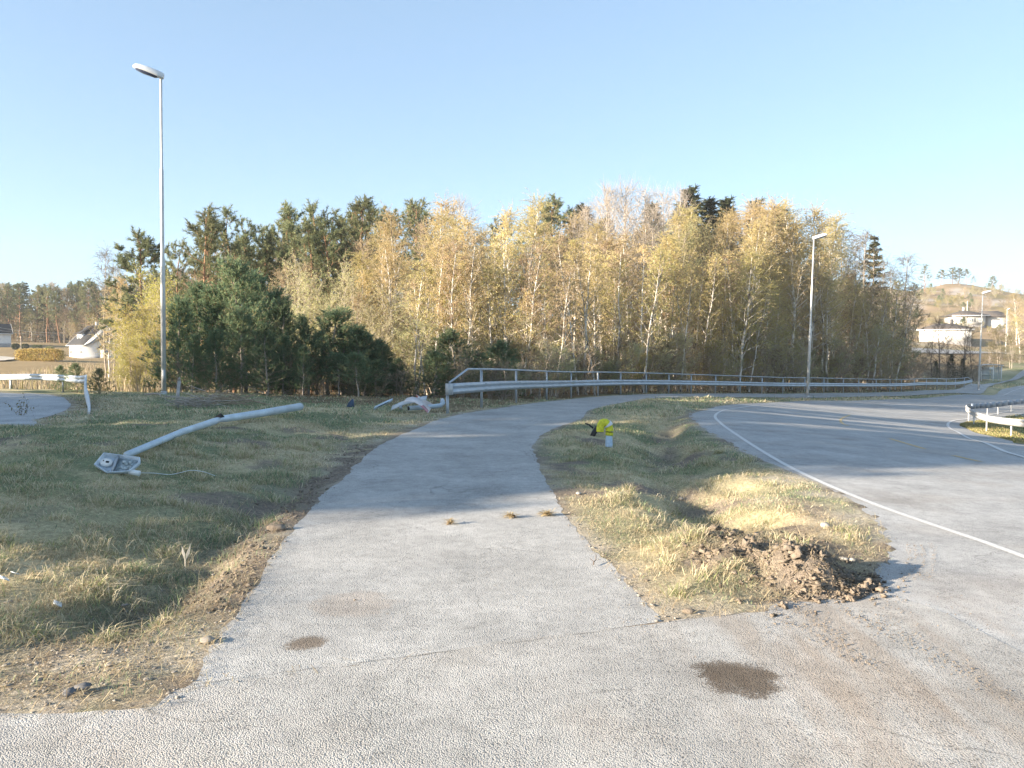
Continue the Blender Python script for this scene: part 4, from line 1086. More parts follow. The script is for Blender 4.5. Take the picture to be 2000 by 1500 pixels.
for k in range(84):          # wooded slope at the far left
    u = -120 + 470 * (k + gs.random()) / 84
    grow(['pine', 'spruce', 'pine', 'pine', 'brown', 'flatpine'][k % 6], u, var=(k // 6) % 2, vtop=np.interp(u, [-120, 0, 100, 160, 350], [560, 560, 552, 548, 540]) + gs.uniform(-3, 26), D=gs.uniform(206, 240), where='on the far left slope', group='trees on the far left slope', fat=1.15,
         shared='distant %s on the wooded slope beyond the white house' % ['dark pine', 'dark spruce', 'dark pine', 'dark pine', 'brownish tree', 'flat-topped pine'][k % 6])
for k in range(60):          # lower growth under and behind it
    u = -110 + 440 * (k + gs.random()) / 60
    x = (u - 1000) / F; d = gs.uniform(204, 236)
    plant(['brown', 'olive', 'brown', 'lime'][k % 4], x * d, d, gs.uniform(4.5, 9), 'on the far left slope', 'trees on the far left slope', fat=1.5, shared='low brownish growth under the trees on the far left slope')
# the hill at the right
for i, (u, v, d) in enumerate([(1803, 519, 350), (1834, 528, 350), (1858, 523, 351), (1868, 525, 353), (1884, 526, 352), (1897, 540, 352), (1936, 540, 350)]):
    grow('flatpine' if i in (1, 2, 3, 6) else 'pine', u, v, d, 'on top of the right hill', 'pines on top of the right hill', fat=1.9 if i in (1, 2, 3, 6) else 1.6)
for u, v, d in [(1985, 575, 205), (2003, 582, 200), (1966, 605, 215), (1992, 620, 180), (2012, 640, 170)]: grow('gold', u, v, d, 'beside the right houses', 'golden birches at the right edge', fat=1.3)
for u, v, d in [(1836, 625, 112), (1878, 622, 118), (1852, 650, 108), (1902, 660, 114), (1820, 660, 106)]: grow('barewild', u, v, d, 'before the right white house', 'bare trees in front of the white house')
for u, v, d in [(1952, 640, 132), (1975, 650, 130), (1930, 668, 130), (1990, 672, 136)]: grow('olive', u, v, d, 'behind the bus shelter', 'big bushes behind the bus shelter', fat=1.35, var=0)
for u, v, d in [(1858, 692, 104), (1880, 700, 108), (1828, 705, 102)]: grow('spruce', u, v, d, 'low beside the far end of the railing', 'small spruces by the railing end', fat=2.0, var=0)
for u, v, d in [(1800, 700, 97), (1815, 715, 99), (1842, 715, 103), (1868, 716, 106), (1893, 712, 108), (1906, 715, 112), (1790, 710, 95), (1780, 690, 95), (1918, 700, 126), (1850, 728, 100), (1830, 726, 98)]: grow('twiggy', u, v, d, 'along the bank beyond the far end of the railing', 'dark shrubs on the bank', var=2, fat=1.7, shared='dark twiggy shrub on the bank beyond the far end of the railing')
gs = np.random.default_rng(17)
for k in range(130):
    u = gs.uniform(1785, 2015); d = gs.uniform(225, 348)
    x = (u - 1000) / F * d
    plant(['twiggy', 'willow', 'twiggy', 'young'][k % 4], x, d, gs.uniform(1.0, 3.6), 'on the heathy hillside', 'scrub on the heathy hillside', fat=1.6, shared='low scrubby bush on the brown hillside at the right' if k % 4 != 3 else 'small dark pine on the brown hillside at the right')
# trees standing out of frame on the left; their shade lies across the verge, the path and the road
SH = [('lime', -33, -11, 6), ('gold', -33, -9, 8), ('brown', -36, -8, 8.5), ('spruce', -35, -3, 15), ('spruce', -39, -3.2, 17), ('spruce', -33, -0.8, 13.5), ('spruce', -47, -2, 21), ('spruce', -39, 3.8, 13.0), ('spruce', -44, 3, 14.2), ('spruce', -49, 3, 14.2), ('spruce', -33, 6.2, 12.5), ('spruce', -37, 7.2, 13.0), ('spruce', -42, 7.5, 14.2), ('spruce', -48, 7.5, 19), ('olive', -32, 9.5, 11), ('spruce', -36, 11, 11.5), ('spruce', -41, 11.5, 13), ('gold', -46, 12, 15), ('spruce', -34, 14.2, 10.3), ('spruce', -38.5, 15, 11.5), ('pine', -44, 15.5, 14), ('spruce', -33, 17.5, 8.8), ('spruce', -37, 18.6, 9.6), ('olive', -41, 20, 11), ('spruce', -36, 21.8, 9.2), ('olive', -40, 23, 10), ('brown', -37, 24.6, 9.6), ('spruce', -34, -5, 13.5), ('spruce', -39, -6.4, 15.5), ('spruce', -40, 27.5, 7.2), ('spruce', -41.5, 30.5, 7.4), ('olive', -46, 34, 8.2)]
for kd, x, y, H in SH: plant(kd, x, y, H, 'out of view on the left', 'roadside trees left of the view', fat=1.3 if kd == 'spruce' else 1.2, var=2 if kd == 'spruce' else None, shared='roadside tree left of the view casting shade on the path')

ORD = ['first', 'second', 'third', 'fourth', 'fifth', 'sixth', 'seventh', 'eighth', 'ninth', 'tenth', 'eleventh', 'twelfth', 'thirteenth', 'fourteenth', 'fifteenth', 'sixteenth', 'seventeenth', 'eighteenth', 'nineteenth', 'twentieth'] + ['twenty-' + q for q in ('first', 'second', 'third', 'fourth', 'fifth', 'sixth', 'seventh', 'eighth', 'ninth')]
_by = {}
for rec in NTREES:
    if rec[5]: rec[0]['label'] = rec[5]
    else: _by.setdefault((rec[2], rec[3]), []).append(rec)
for (desc, where), L in _by.items():
    L.sort(key=lambda r: r[4])
    for i, r in enumerate(L):
        if len(L) == 1: r[0]['label'] = f'{desc} {where}'
        else:
            n_ = len(L)
            pos = 'leftmost' if i == 0 else 'rightmost' if i == n_ - 1 else (ORD[i] + ' from left') if i < n_ / 2 else (ORD[n_ - 1 - i] + ' from right')
            r[0]['label'] = f'{desc} {where}, {pos}'
HAZE = .0003

# ------------------------------------------------------------------ crash barriers and railing
def metal(name, col, rough=.45, met=.55):
    m = Mat(name)
    f = m.noise(2.5, 5, .6); f2 = m.noise(40, 4, .7)
    c = m.ramp(f, [(.3, tuple(x * .82 for x in col)), (.7, tuple(min(1, x * 1.1) for x in col))])
    c = m.mix(1.0, c, m.ramp(f2, [(.3, .88), (.7, 1.06)]), 'MULTIPLY')
    m.set(Base_Color=c, Metallic=met, Roughness=m.ramp(f2, [(.3, rough - .08), (.7, rough + .12)]), Specular_IOR_Level=.5)
    return m.m
M_galv = metal('galvanised_steel', (.44, .48, .52)); M_galvw = metal('weathered_galvanised_steel', (.50, .51, .51), .6, .25)
M_bolt = plain('dark_bolt', (.08, .08, .085), .6)
M_black = plain('black_plastic', (.03, .03, .033), .6)
PROF = [(.015, 0), (.03, .015), (.082, .05), (.082, .10), (.012, .145), (.012, .165), (.082, .21), (.082, .26), (.03, .295), (.015, .31)]
PROF = PROF + [(n - .006, z) for n, z in PROF[::-1]]
def sweep(mb, P, side, prof=PROF, zoff=0.0, mat=0):
    """a profile (outward, up) swept along the 3-D line P"""
    P = np.asarray(P, float); T = np.gradient(P, axis=0); T[:, 2] = 0; T /= np.linalg.norm(T, axis=1)[:, None]
    N = np.stack([T[:, 1], -T[:, 0], 0 * T[:, 0]], 1) * side
    return loft(mb, [[tuple(p + n * a + np.array([0, 0, b + zoff])) for a, b in prof] for p, n in zip(P, N)], mat)
def post_mb(h, rz, w=.10, d=.055, t=.006, zb=-.15):
    """a C-section post"""
    mb = MB(); c, s = math.cos(rz), math.sin(rz)
    prof = [(-w / 2, -d / 2), (w / 2, -d / 2), (w / 2, -d / 2 + .02), (w / 2 - t, -d / 2 + .02), (w / 2 - t, -d / 2 + t), (-w / 2 + t, -d / 2 + t), (-w / 2 + t, d / 2 - t), (w / 2 - t, d / 2 - t), (w / 2 - t, d / 2 - .02), (w / 2, d / 2 - .02), (w / 2, d / 2), (-w / 2, d / 2)]
    return loft(mb, [[(x * c - y * s, x * s + y * c, z) for x, y in prof] for z in (zb, h)], cap=True)
def barrier(name, label, line, posts, side, top=.76, ph=.72, group=None, mat=None, hand=None, joints=(), setback=.06, drop=None):
    """line: plan points of the beam; posts: plan points; hand: handrail height"""
    P = resample(cr(line, 8), .5)
    zz = z0(P[:, 0], P[:, 1]) + .03; k = np.ones(15) / 15
    zz = np.convolve(np.pad(zz, 7, 'reflect', reflect_type='odd'), k, 'valid')
    if drop is not None: zz = zz - drop(P)
    o = np.array([P[0][0], P[0][1], zz[0]])
    t = thing(name, label, 'crash barrier', tuple(o), 0, group)
    P3 = np.column_stack([P, zz]) - o
    bm = sweep(MB(), P3, side, zoff=top - .31).obj('beam', mat or M_galv, t, smooth=False)
    T = np.gradient(P, axis=0); T /= np.linalg.norm(T, axis=1)[:, None]
    for i, q in enumerate(posts):
        j = int(np.argmin(((P - q) ** 2).sum(1)))
        n = np.array([T[j][1], -T[j][0]]) * side
        b = P[j] - n * setback
        rz = math.atan2(T[j][1], T[j][0])
        pm = post_mb((hand if hand and 0 < i < len(posts) - 1 else (.5 if hand else ph)) + (zz[j] - float(gz(*b))), rz)
        po = pm.obj('post', mat or M_galv, t); po.location = (b[0] - o[0], b[1] - o[1], float(gz(*b)) - o[2])
        if i in joints:
            for dz in (.06, .25):
                bo = MB(); blob(bo, (0, 0, 0), .016, np.random.default_rng(i), 0, .9, 1, .05)
                b2 = bo.obj('bolt', M_bolt, bm); pp = P[j] + n * .088; b2.location = (pp[0] - o[0], pp[1] - o[1], zz[j] - o[2] + top - .31 + dz)
    return t, P3, o, T
posts_u = [878, 944, 1013, 1068, 1118, 1168, 1215, 1261, 1307, 1353, 1400, 1444, 1487, 1528, 1571, 1609, 1644, 1678, 1709, 1737, 1763, 1787, 1810, 1831, 1850, 1867, 1884, 1897]
posts_xy = [np.array([(u - 1000) / F * dmin(u), dmin(u)]) for u in posts_u]
t, P3, o, T = barrier('railed_barrier', 'long galvanised crash barrier with handrail curving along the far side of the path', rail_xy, posts_xy, 1, .80, .72, None, None, 1.17, range(0, 9))
H3 = P3 + np.array([0, 0, 1.19])
s = np.concatenate([[0], np.cumsum(np.linalg.norm(np.diff(P3[:, :2], axis=0), axis=1))])
k0 = int(np.searchsorted(s, 1.1)); k1 = int(np.searchsorted(s, s[-1] - 1.2))
HR = np.vstack([P3[0] + [0, 0, .82], H3[k0:k1], P3[-1] + [0, 0, .80]])
tube(MB(), HR, .03, 8).obj('handrail', M_galv, t, smooth=True)
d = P3[0] - P3[1]; d /= np.linalg.norm(d); nrm = np.array([d[1], -d[0], 0]) * -1
mb = MB(); e0 = P3[0]
loft(mb, [[tuple(e0 + d * a + np.array([T[0][1], -T[0][0], 0]) * b + np.array([0, 0, z])) for b, z in ((-.03, .49), (.10, .49), (.10, .80), (-.03, .80))] for a in (-.02, .12, .24)])
mb.obj('end_plate', M_galvw, t)

lob = np.array([[-52, 43.5], [-38, 42.5], [-26.5, 40.6], [-20.9, 36.6], [-17.6, 32.2], [-15.6, 28.9], [-14.5, 26.9], [-13.6, 25.2], [-12.5, 23.3], [-11.5, 21.5], [-10.75, 20.0]])
bp = [np.array(q) for q in [(-50, 43.4), (-46, 43.1), (-42, 42.9), (-38, 42.5), (-34, 42.), (-30, 41.4), (-25.8, 40.3), (-20.9, 36.7), (-17.2, 31.4)]]
t2, P3, o2, T = barrier('bent_barrier', 'shaded crash barrier bending down to the ground beside the turning area', lob, bp, 1, .78, .66, joints=range(5, 9), setback=.05, drop=lambda P: .92 * np.clip((28.2 - P[:, 1]) / 8.2, 0, 1) ** 1.1)
isl = [at(2080, 875, 26.5)[:2], at(2030, 866, 29.5)[:2], at(1972, 855, 33.5)[:2], at(1922, 845, 38)[:2], at(1899, 837, 41.5)[:2], at(1889, 831, 44.2)[:2], at(1890, 825.5, 46.8)[:2], at(1905, 821, 48.2)[:2], at(1925, 818, 49.5)[:2], at(1948, 815, 52)[:2], at(1972, 811.5, 55.5)[:2], at(2000, 807.5, 60)[:2], at(2060, 800, 68)[:2]]
bp = [isl[i] for i in (1, 2, 3, 4, 5, 6, 8, 9, 10, 11)]
t3, P3, o3, T3 = barrier('hairpin_barrier', 'pale grey crash barrier turning back on itself on the grass tip inside the bend', np.array(isl), bp, -1, .80, .52, mat=M_galvw)

M_shade_panel = metal('shade_tinted_back', (.17, .21, .27), .5, .3)  # panel colour darkened to carry the shade on the barrier's back
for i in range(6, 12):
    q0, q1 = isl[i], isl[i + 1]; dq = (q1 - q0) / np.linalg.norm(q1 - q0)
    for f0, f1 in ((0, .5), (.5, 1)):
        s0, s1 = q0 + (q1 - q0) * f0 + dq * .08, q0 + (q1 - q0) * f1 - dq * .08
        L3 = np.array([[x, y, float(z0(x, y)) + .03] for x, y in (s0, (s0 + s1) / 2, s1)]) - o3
        sweep(MB(), L3, -1, [(-.24, .50), (-.13, .50), (-.13, .83), (-.24, .83)]).obj('shade_tinted_panel', M_shade_panel, t3)

# ------------------------------------------------------------------ street lamps
M_lens = plain('dark_lamp_glass', (.05, .06, .10), .15)
M_pole = metal('painted_pole', (.58, .58, .56), .5, .3); M_head = plain('pale_lamp_housing', (.62, .64, .66), .5, var=.08)
def lamp_head(parent, loc, pitch, rz, L=.95, W=.30):
    h = thing('lamp_head', None, None, loc); h.parent = parent; del_ = [k for k in h.keys()]
    bpy.data.objects.remove(h)
    Mx = Matrix.Translation(loc) @ Matrix.Rotation(rz, 4, 'Z') @ Matrix.Rotation(-pitch, 4, 'Y')
    mb = MB(); rings = []
    for x, w, zt, zb in [(-.10, .10, .08, -.05), (-.06, .17, .13, -.07), (.12, .24, .155, -.06), (.45, .30, .165, -.04), (.75, .29, .15, -.035), (.90, .22, .11, -.03), (.955, .11, .04, -.02)]:
        x *= L / .95; ring = []
        for yy, zz in [(-1, 0), (-.97, .35), (-.75, .8), (-.3, 1), (.3, 1), (.75, .8), (.97, .35), (1, 0)]:
            ring.append(tuple(Mx @ Vector((x, yy * w / 2, zb + (zt - zb) * zz))))
        rings.append(ring)
    loft(mb, rings).obj('lamp_housing', M_head, parent, smooth=True)
    mb = MB(); rings = []
    for x, w, z0_, z1_ in [(.10, .16, -.065, -.085), (.20, .22, -.058, -.115), (.60, .25, -.04, -.11), (.82, .21, -.036, -.08), (.88, .12, -.034, -.05)]:
        x *= L / .95
        rings.append([tuple(Mx @ Vector((x, yy * w / 2, z0_ + (z1_ - z0_) * q))) for yy, q in [(-1, 0), (-.7, 1), (.7, 1), (1, 0)]])
    loft(mb, rings).obj('lamp_glass', M_lens, parent, smooth=True)
def street_lamp(x, y, H, rz, lean, label, r=.07, sect=((0, 1.0), (.43, 1.0), (.44, .74), (.71, .72), (.72, .52), (1., .5)), base=True, head=True):
    t = thing('street_lamp', label, 'street lamp', (x, y, float(gz(x, y))), 0, 'street lamps')
    t.rotation_euler = (0, lean, 0)
    P = [(0, 0, -.2)] + [(0, 0, q * H) for q, _ in sect[1:]]
    tube(MB(), P, [r * s_ for _, s_ in sect], 12).obj('pole', M_pole, t, smooth=True)
    bbm = MB(); box(bbm, -.012, .012, -.05, .05, .5, .95, M=Matrix.Rotation(R(-70), 4, 'Z') @ Matrix.Translation((r * 1.0, 0, 0)))
    bbm.obj('service_hatch', M_galvw, t)
    if base: tube(MB(), [(0, 0, -.1), (0, 0, .16), (0, 0, .18)], [r * 1.35, r * 1.35, r * 1.0], 12).obj('base_sleeve', M_galvw, t)
    lamp_head(t, (0, 0, H + .02), R(16), rz)
    return t
p = at(320, 770, 28.6); street_lamp(p[0], p[1], at(315, 150, 28.6)[2] - float(gz(p[0], p[1])), R(180 + 14), R(.45), 'tall grey street lamp standing beside the dark young pines at the left', .085)
p = at(1577, 776, 57); street_lamp(p[0], p[1], at(1589, 466, 57)[2] - float(gz(p[0], p[1])), R(-8), R(1.5), 'pale street lamp standing between path and road in front of the birches', .10)
p = at(1911, 763, 93); street_lamp(p[0], p[1], at(1921, 573, 93)[2] - float(gz(p[0], p[1])), R(-8), R(1.3), 'street lamp standing left of the bus shelter on the grass strip', .10)
p = at(1964, 690, 170); street_lamp(p[0], p[1], at(1968, 606, 170)[2] - float(gz(p[0], p[1])), R(-95), R(.8), 'small far street lamp rising above the bushes right of the houses', .13)
p = at(1889, 612, 240); t = thing('utility_pole', 'slim pale pole standing behind the upper house', 'pole', (p[0], p[1], float(gz(p[0], p[1]))))
tube(MB(), [(0, 0, -.3), (0, 0, max(5, at(1889, 588, 240)[2] - float(gz(p[0], p[1]))))], [.16, .12], 8).obj('shaft', plain('pale_wood_pole', (.55, .50, .44)), t)
mb = MB(); box(mb, -.6, .6, -.06, .06, at(1889, 592, 240)[2] - float(gz(p[0], p[1])), at(1889, 592, 240)[2] - float(gz(p[0], p[1])) + .14); mb.obj('cross_arm', M_greybark, t)

# ------------------------------------------------------------------ the knocked-down lamp
M_fallen = metal('fallen_pole_paint', (.54, .63, .70), .5, .2)
A_, B_, C_ = on_turf(248, 899), on_turf(428, 835), on_turf(586, 808)
def lift(p, dz): return np.array([p[0], p[1], float(gz(p[0], p[1])) + dz])
a, b, c = lift(A_, .07), lift(B_, .15), lift(C_, .17)
t = thing('fallen_lamp_post', 'fallen grey lamp pole lying kinked across the grass at the left', 'lamp post', tuple(a))
P = np.vstack([a, a + (b - a) * .5 + [0, 0, .03], a + (b - a) * .93, b, b + (c - b) * .07, b + (c - b) * .5 - [0, 0, .01], c]) - a
tube(MB(), P, [.045, .052, .062, .050, .068, .080, .086], 14).obj('pole', M_fallen, t, smooth=True)
mb = MB(); q = b - a + np.array([.02, -.05, .055])
mb.add([q + [-.10, -.02, -.01], q + [.12, -.03, .0], q + [.03, .01, .07], q + [.02, .06, -.02]], [[0, 1, 2], [1, 3, 2], [3, 0, 2], [0, 3, 1]]); mb.obj('torn_hole', M_black, t)
dd = (c - b) / np.linalg.norm(c - b)
tube(MB(), [c - a - dd * .02, c - a + dd * .015], [.090, .090], 14).obj('end_ring', M_galvw, t)
# its broken head, glass gone, lying open towards the path
hp = lift(on_turf(226, 925), .03)
t = thing('broken_lamp_head', 'broken street lamp head lying open in the grass by the fallen pole', 'lamp head', tuple(hp))
t.scale = (.72, .72, .72)
Mx = Matrix.Rotation(R(8), 4, 'Z') @ Matrix.Rotation(R(9), 4, 'Y') @ Matrix.Rotation(R(52), 4, 'X')
def tr(pp): return [tuple(Mx @ Vector(q)) for q in pp]
out = [(-.36, .06), (-.28, .30), (.30, .30), (.33, .22), (.22, .02), (-.12, -.06)]
def ins(L, k): cx, cy = np.mean(L, 0); return [(cx + (x - cx) * k, cy + (y - cy) * k) for x, y in L]
mb = MB()
rg = [tr([(x, y, z) for x, y in L]) for L, z in ((ins(out, .80), -.10), (ins(out, .97), -.06), (out, .03), (ins(out, .94), .035), (ins(out, .90), -.045), (ins(out, .78), -.07))]
loft(mb, rg).obj('housing', plain('lamp_shell', (.56, .64, .72), .5, var=.25, scale=14), t)
mb = MB(); el = [(-.20 + .105 * math.cos(q), .15 + .075 * math.sin(q)) for q in np.arange(14) * 2 * math.pi / 14]
loft(mb, [tr([(x, y, z) for x, y in L]) for L, z in ((el, -.06), (el, -.01), (ins(el, .8), .005))]).obj('reflector', plain('reflector_white', (.75, .75, .74), .4, var=.06), t)
mb = MB(); box(mb, -.20, -.15, .13, .16, .004, .014, M=Mx); mb.obj('lamp_socket', M_black, t)
mb = MB(); box(mb, -.25, -.235, .15, .17, .004, .012, M=Mx); mb.obj('screw_hole', M_black, t)
mb = MB(); box(mb, -.06, -.035, -.04, .285, -.065, .03, M=Mx); mb.obj('divider', M_galv, t)
mb = MB(); box(mb, -.02, .26, .03, .27, -.072, -.045, M=Mx)
g = np.random.default_rng(3)
for k in range(11):
    x, y = g.uniform(0, .20), g.uniform(.04, .22); box(mb, x, x + g.uniform(.02, .07), y, y + g.uniform(.02, .06), -.045, -.045 + g.uniform(.02, .06), M=Mx @ Matrix.Rotation(g.uniform(-.1, .1), 4, 'Z'))
mb.obj('ballast_gear', plain('gear_grey', (.40, .46, .48), .5, var=.4, scale=30), t)
tube(MB(), tr([(.20, .04, -.03), (.31, .03, -.03), (.37, .028, -.03)]), [.045, .045, .047], 12).obj('spigot', plain('spigot_white', (.72, .74, .75), .45, var=.05), t)
cb = [lift(on_turf(u, v), .05) for u, v in [(238, 928), (262, 931), (300, 932)]] + [lift(on_turf(330, 930), .02), lift(on_turf(350, 930), .04), lift(on_turf(372, 929), .065), lift(on_turf(396, 932), .07), lift(on_turf(420, 937), .05)]
tag(tube(MB(), cr(cb, 6), .0045, 6).obj('loose_cable', plain('pale_cable', (.62, .66, .68), .5), smooth=True), 'pale cable trailing through the grass from the broken lamp head', 'cable')

# ------------------------------------------------------------------ wreckage by the railing end
M_alu = plain('sign_back_grey', (.55, .57, .58), .5, var=.12); M_redw = Mat('sign_face'); _m = M_redw
_x = _m.n('TexCoord').outputs['Object']; M_redw = plain('sign_face_pale', (.68, .62, .60), .5, var=.15); M_red = plain('sign_border_red', (.55, .16, .12), .5)
def sheet_piece(pts, th, bendk=0.0):
    mb = MB(); P = np.array(pts, float); n = np.cross(P[1] - P[0], P[2] - P[0]); n /= np.linalg.norm(n)
    return loft(mb, [[tuple(q) for q in P], [tuple(q + n * th) for q in P]])
pb = lift(on_turf(815, 806), .10)
t = thing('bent_pipe', 'pale pipe with a curled end lying by the railing end', 'pipe', tuple(pb))
tube(MB(), np.array([lift(on_turf(798, 806), .12), lift(on_turf(825, 805), .13), lift(on_turf(850, 803), .14), lift(on_turf(861, 802), .15), lift(on_turf(865, 801), .21), lift(on_turf(864, 800), .29)]) - pb, [.065, .065, .065, .065, .07, .06], 10).obj('tube', M_fallen, t, smooth=True)
tube(MB(), np.array([lift(on_turf(797, 806), .12), lift(on_turf(800, 806), .12)]) - pb, [.056, .058], 10).obj('open_end', M_black, t)
q0 = lift(on_turf(822, 798), .06)
t = thing('sign_fragment', 'pointed pale piece of a red-edged sign sticking up from the wreckage', 'sign piece', tuple(q0))
sheet_piece([(-.16, .10, .36), (-.02, .0, .0), (.42, .0, .04)], .012).obj('panel', M_redw, t)
sheet_piece([(-.16, .085, .36), (-.02, -.015, -.005), (.045, -.015, .0), (-.11, .085, .32)], .010).obj('border', M_red, t)
q0 = lift(on_turf(815, 808), .05)
t = thing('sign_fragment', 'curled pale sign sheet with reddish print lying over the pipe', 'sign piece', tuple(q0))
mb = MB(); loft(mb, [[(x, -.14 + .05 * x, z), (x + .06, .16, z + .10), (x + .06, .165, z + .112), (x, -.135 + .05 * x, z + .012)] for x, z in [(-.36, .26), (-.22, .29), (-.05, .26), (.10, .17), (.22, .05), (.30, -.03)]]).obj('panel', M_redw, t)
mb = MB(); loft(mb, [[(x, -.145 + .05 * x, z + .002), (x + .025, .0, z + .052), (x + .025, .005, z + .062), (x, -.140 + .05 * x, z + .018)] for x, z in [(.08, .175), (.15, .12), (.22, .05), (.29, -.025)]]).obj('red_print', plain('faded_red_print', (.45, .22, .24), .5), t)
q0 = lift(on_turf(785, 806), .05)
t = thing('bent_sign', 'bent grey back of a sign lying left of the pipe', 'sign piece', tuple(q0))
mb = MB(); loft(mb, [[(x, y - .14, z), (x, y + .14, z + .10), (x, y + .14, z + .115), (x, y - .14, z + .015)] for x, y, z in [(-.28, 0, .02), (-.1, .02, .10), (.08, .05, .17), (.45, .4, .24), (.62, .55, .27)]]).obj('panel', M_alu, t)
mb = MB(); box(mb, -.05, .03, -.16, -.13, .05, .16); mb.obj('clamp', M_galv, t)
q0 = lift(on_turf(742, 803), .06)
t = thing('metal_bracket', 'pale metal bracket lying in the grass between fallen pole and wreckage', 'bracket', tuple(q0))
mb = MB(); loft(mb, [[(x, y - .05, z), (x + .02, y + .05, z + .04), (x + .02, y + .05, z + .10), (x, y - .05, z + .06)] for x, y, z in [(-.14, -.1, -.02), (.10, .2, .10), (.26, .42, .17)]]).obj('bar', M_fallen, t)
mb = MB(); loft(mb, [[(x, y - .056, z), (x + .002, y - .052, z + .02), (x + .002, y - .048, z + .02), (x, y - .05, z)] for x, y, z in [(-.06, .0, .04), (.20, .33, .165)]]).obj('slot', M_black, t)
q0 = lift(on_turf(685, 797), .03)
t = thing('plastic_cover', 'dark blue plastic cover sitting in grass below the young pines', 'cover', tuple(q0))
mb = MB(); loft(mb, [[(-.11, -.08, 0), (.09, -.08, 0), (.09, .1, 0), (-.11, .1, 0)], [(-.07, -.06, .10), (.08, -.06, .12), (.08, .08, .13), (-.07, .08, .10)], [(.03, -.04, .21), (.075, -.04, .23), (.075, .06, .23), (.03, .06, .21)]]).obj('shell', plain('dark_blue_plastic', (.07, .10, .16), .4), t)
mb = MB(); loft(mb, [[(-.10, -.09, .09), (-.10, -.07, .10), (-.085, -.07, .11)], [(.03, -.06, .215), (.03, -.04, .225), (.04, -.04, .235)]]).obj('rim', M_galvw, t)

# ------------------------------------------------------------------ the bent stub in the ditch bank
q0 = lift(on_turf(1190, 872), 0)
t = thing('bent_post_stub', 'bent post stub with yellow sleeve drooping left above a pale blue foot', 'marker post', tuple(q0))
Ps = cr([(0, 0, -.1), (-.005, .01, .10), (.0, .02, .22)], 5); tube(MB(), Ps, np.linspace(.074, .056, len(Ps)), 12).obj('foot', plain('pale_blue_plastic', (.40, .52, .66), .45, var=.2, scale=20), t, smooth=True)
Ps = cr([(0, .02, .20), (.005, .02, .30), (-.02, .02, .39), (-.08, .01, .435), (-.135, 0, .42), (-.165, -.01, .36), (-.172, -.015, .27)], 5)
g = np.random.default_rng(8)
tube(MB(), Ps, .062 + .012 * g.random(len(Ps)) + .010 * np.sin(np.linspace(0, 3.1, len(Ps))), 12).obj('sleeve', plain('fluorescent_yellow', (.64, .62, .05), .7, var=.30, scale=22), t, smooth=True)
for k, (z_, y_) in enumerate([(.225, .02), (.255, .02)]): tube(MB(), [(0.001, .02, z_), (.002, .02, z_ + .012)], [.064, .064], 12).obj('dark_band', M_black, t)
Pb = Ps[9:13]; tube(MB(), Pb, .087, 12).obj('reflective_band', plain('reflective_grey', (.66, .67, .70), .3, var=.08), t, smooth=True)
tube(MB(), [Ps[-1] + [0, 0, .02], Ps[-1] - [0, 0, .004]], [.05, .05], 10).obj('mouth', M_black, t)
q0 = lift(on_turf(1163, 852), .02)
t = thing('torn_duct', 'black torn plastic duct beside the bent yellow stub', 'duct', tuple(q0))
tube(MB(), [(-.08, .0, -.05), (-.02, .0, .07), (.05, .02, .17)], [.05, .055, .05], 9).obj('pipe', M_black, t); tube(MB(), [(-.04, .10, .14), (-.11, .12, .20), (-.2, .14, .24)], [.022, .02, .012], 6).obj('cable_end', M_black, t)

# ------------------------------------------------------------------ small things lying about
def clump(u, v, w, label):
    p = on_turf(u, v); sd_ = gsd(p[0], p[1])
    zz = (z0(*p) + .006) if sd_ < 0 else float(gz(*p))
    g = np.random.default_rng(int(u)); mb = MB(); n = int(1500 * w)
    th = g.uniform(0, 6.28, n); c_ = g.normal(0, w * .38, (n, 3)) * [1, .5, .0] + [0, 0, .012]; c_[:, 2] += np.abs(g.normal(0, .014, n)); L = g.uniform(.03, .10, n)
    d = np.stack([np.cos(th) * L, np.sin(th) * L * .6, g.normal(0, .015, n)], 1); s_ = np.stack([-np.sin(th), np.cos(th), 0 * th], 1) * .003
    cc = np.array([[.54, .45, .28], [.46, .37, .22], [.32, .24, .14]])[g.integers(0, 3, n)]
    mb.add(np.stack([c_ - d - s_, c_ - d + s_, c_ + d + s_, c_ + d - s_], 1).reshape(-1, 3), np.arange(4 * n).reshape(n, 4), 0, np.repeat(cc, 4, 0))
    b0 = mb.n
    for k in range(3): blob(mb, g.normal(0, w * .3, 3) * [1, .5, 0] + [0, 0, .012], g.uniform(.008, .02), g, 0, .8, 1, .5)
    mb.c.append(np.tile(np.array([[.15, .10, .06]]), (mb.n - b0, 1)))
    o = mb.obj('turf_clump', M_grass); o.location = (p[0], p[1], float(zz))
    tag(o, label, 'turf clump', 'torn turf clumps on the asphalt')
clump(1068, 1016, .075, 'largest straw clump lying on the path by its right edge')
clump(998, 1021, .05, 'flat straw clump on the path left of the largest one')
clump(880, 1034, .028, 'small dark straw clump near the middle of the path')
def stone(name, u, v, r, mat, label, cat, flat=.6, group=None):
    p = on_turf(u, v); mb = MB(); blob(mb, (0, 0, 0), r, np.random.default_rng(int(u * 7 + v)), 0, flat, 2, .18)
    o = mb.obj(name, mat); s_ = gsd(p[0], p[1])
    o.location = (p[0], p[1], (float(gz(*p)) if s_ > 0 else float(z0(*p)) + .008) + r * flat * .55)
    tag(o, label, cat, group)
M_whitestone = plain('pale_stone', (.33, .31, .28), .9, var=.15, scale=20, bump=.3)
stone('stone', 1612, 1030, .060, M_whitestone, 'whitish stone on the grass near the white edge line', 'stone')
stone('stone', 1648, 1094, .035, M_whitestone, 'small pale stone left of a similar one behind the soil heap', 'stone')
stone('stone', 1664, 1096, .030, M_whitestone, 'small pale stone right of a similar one behind the soil heap', 'stone')
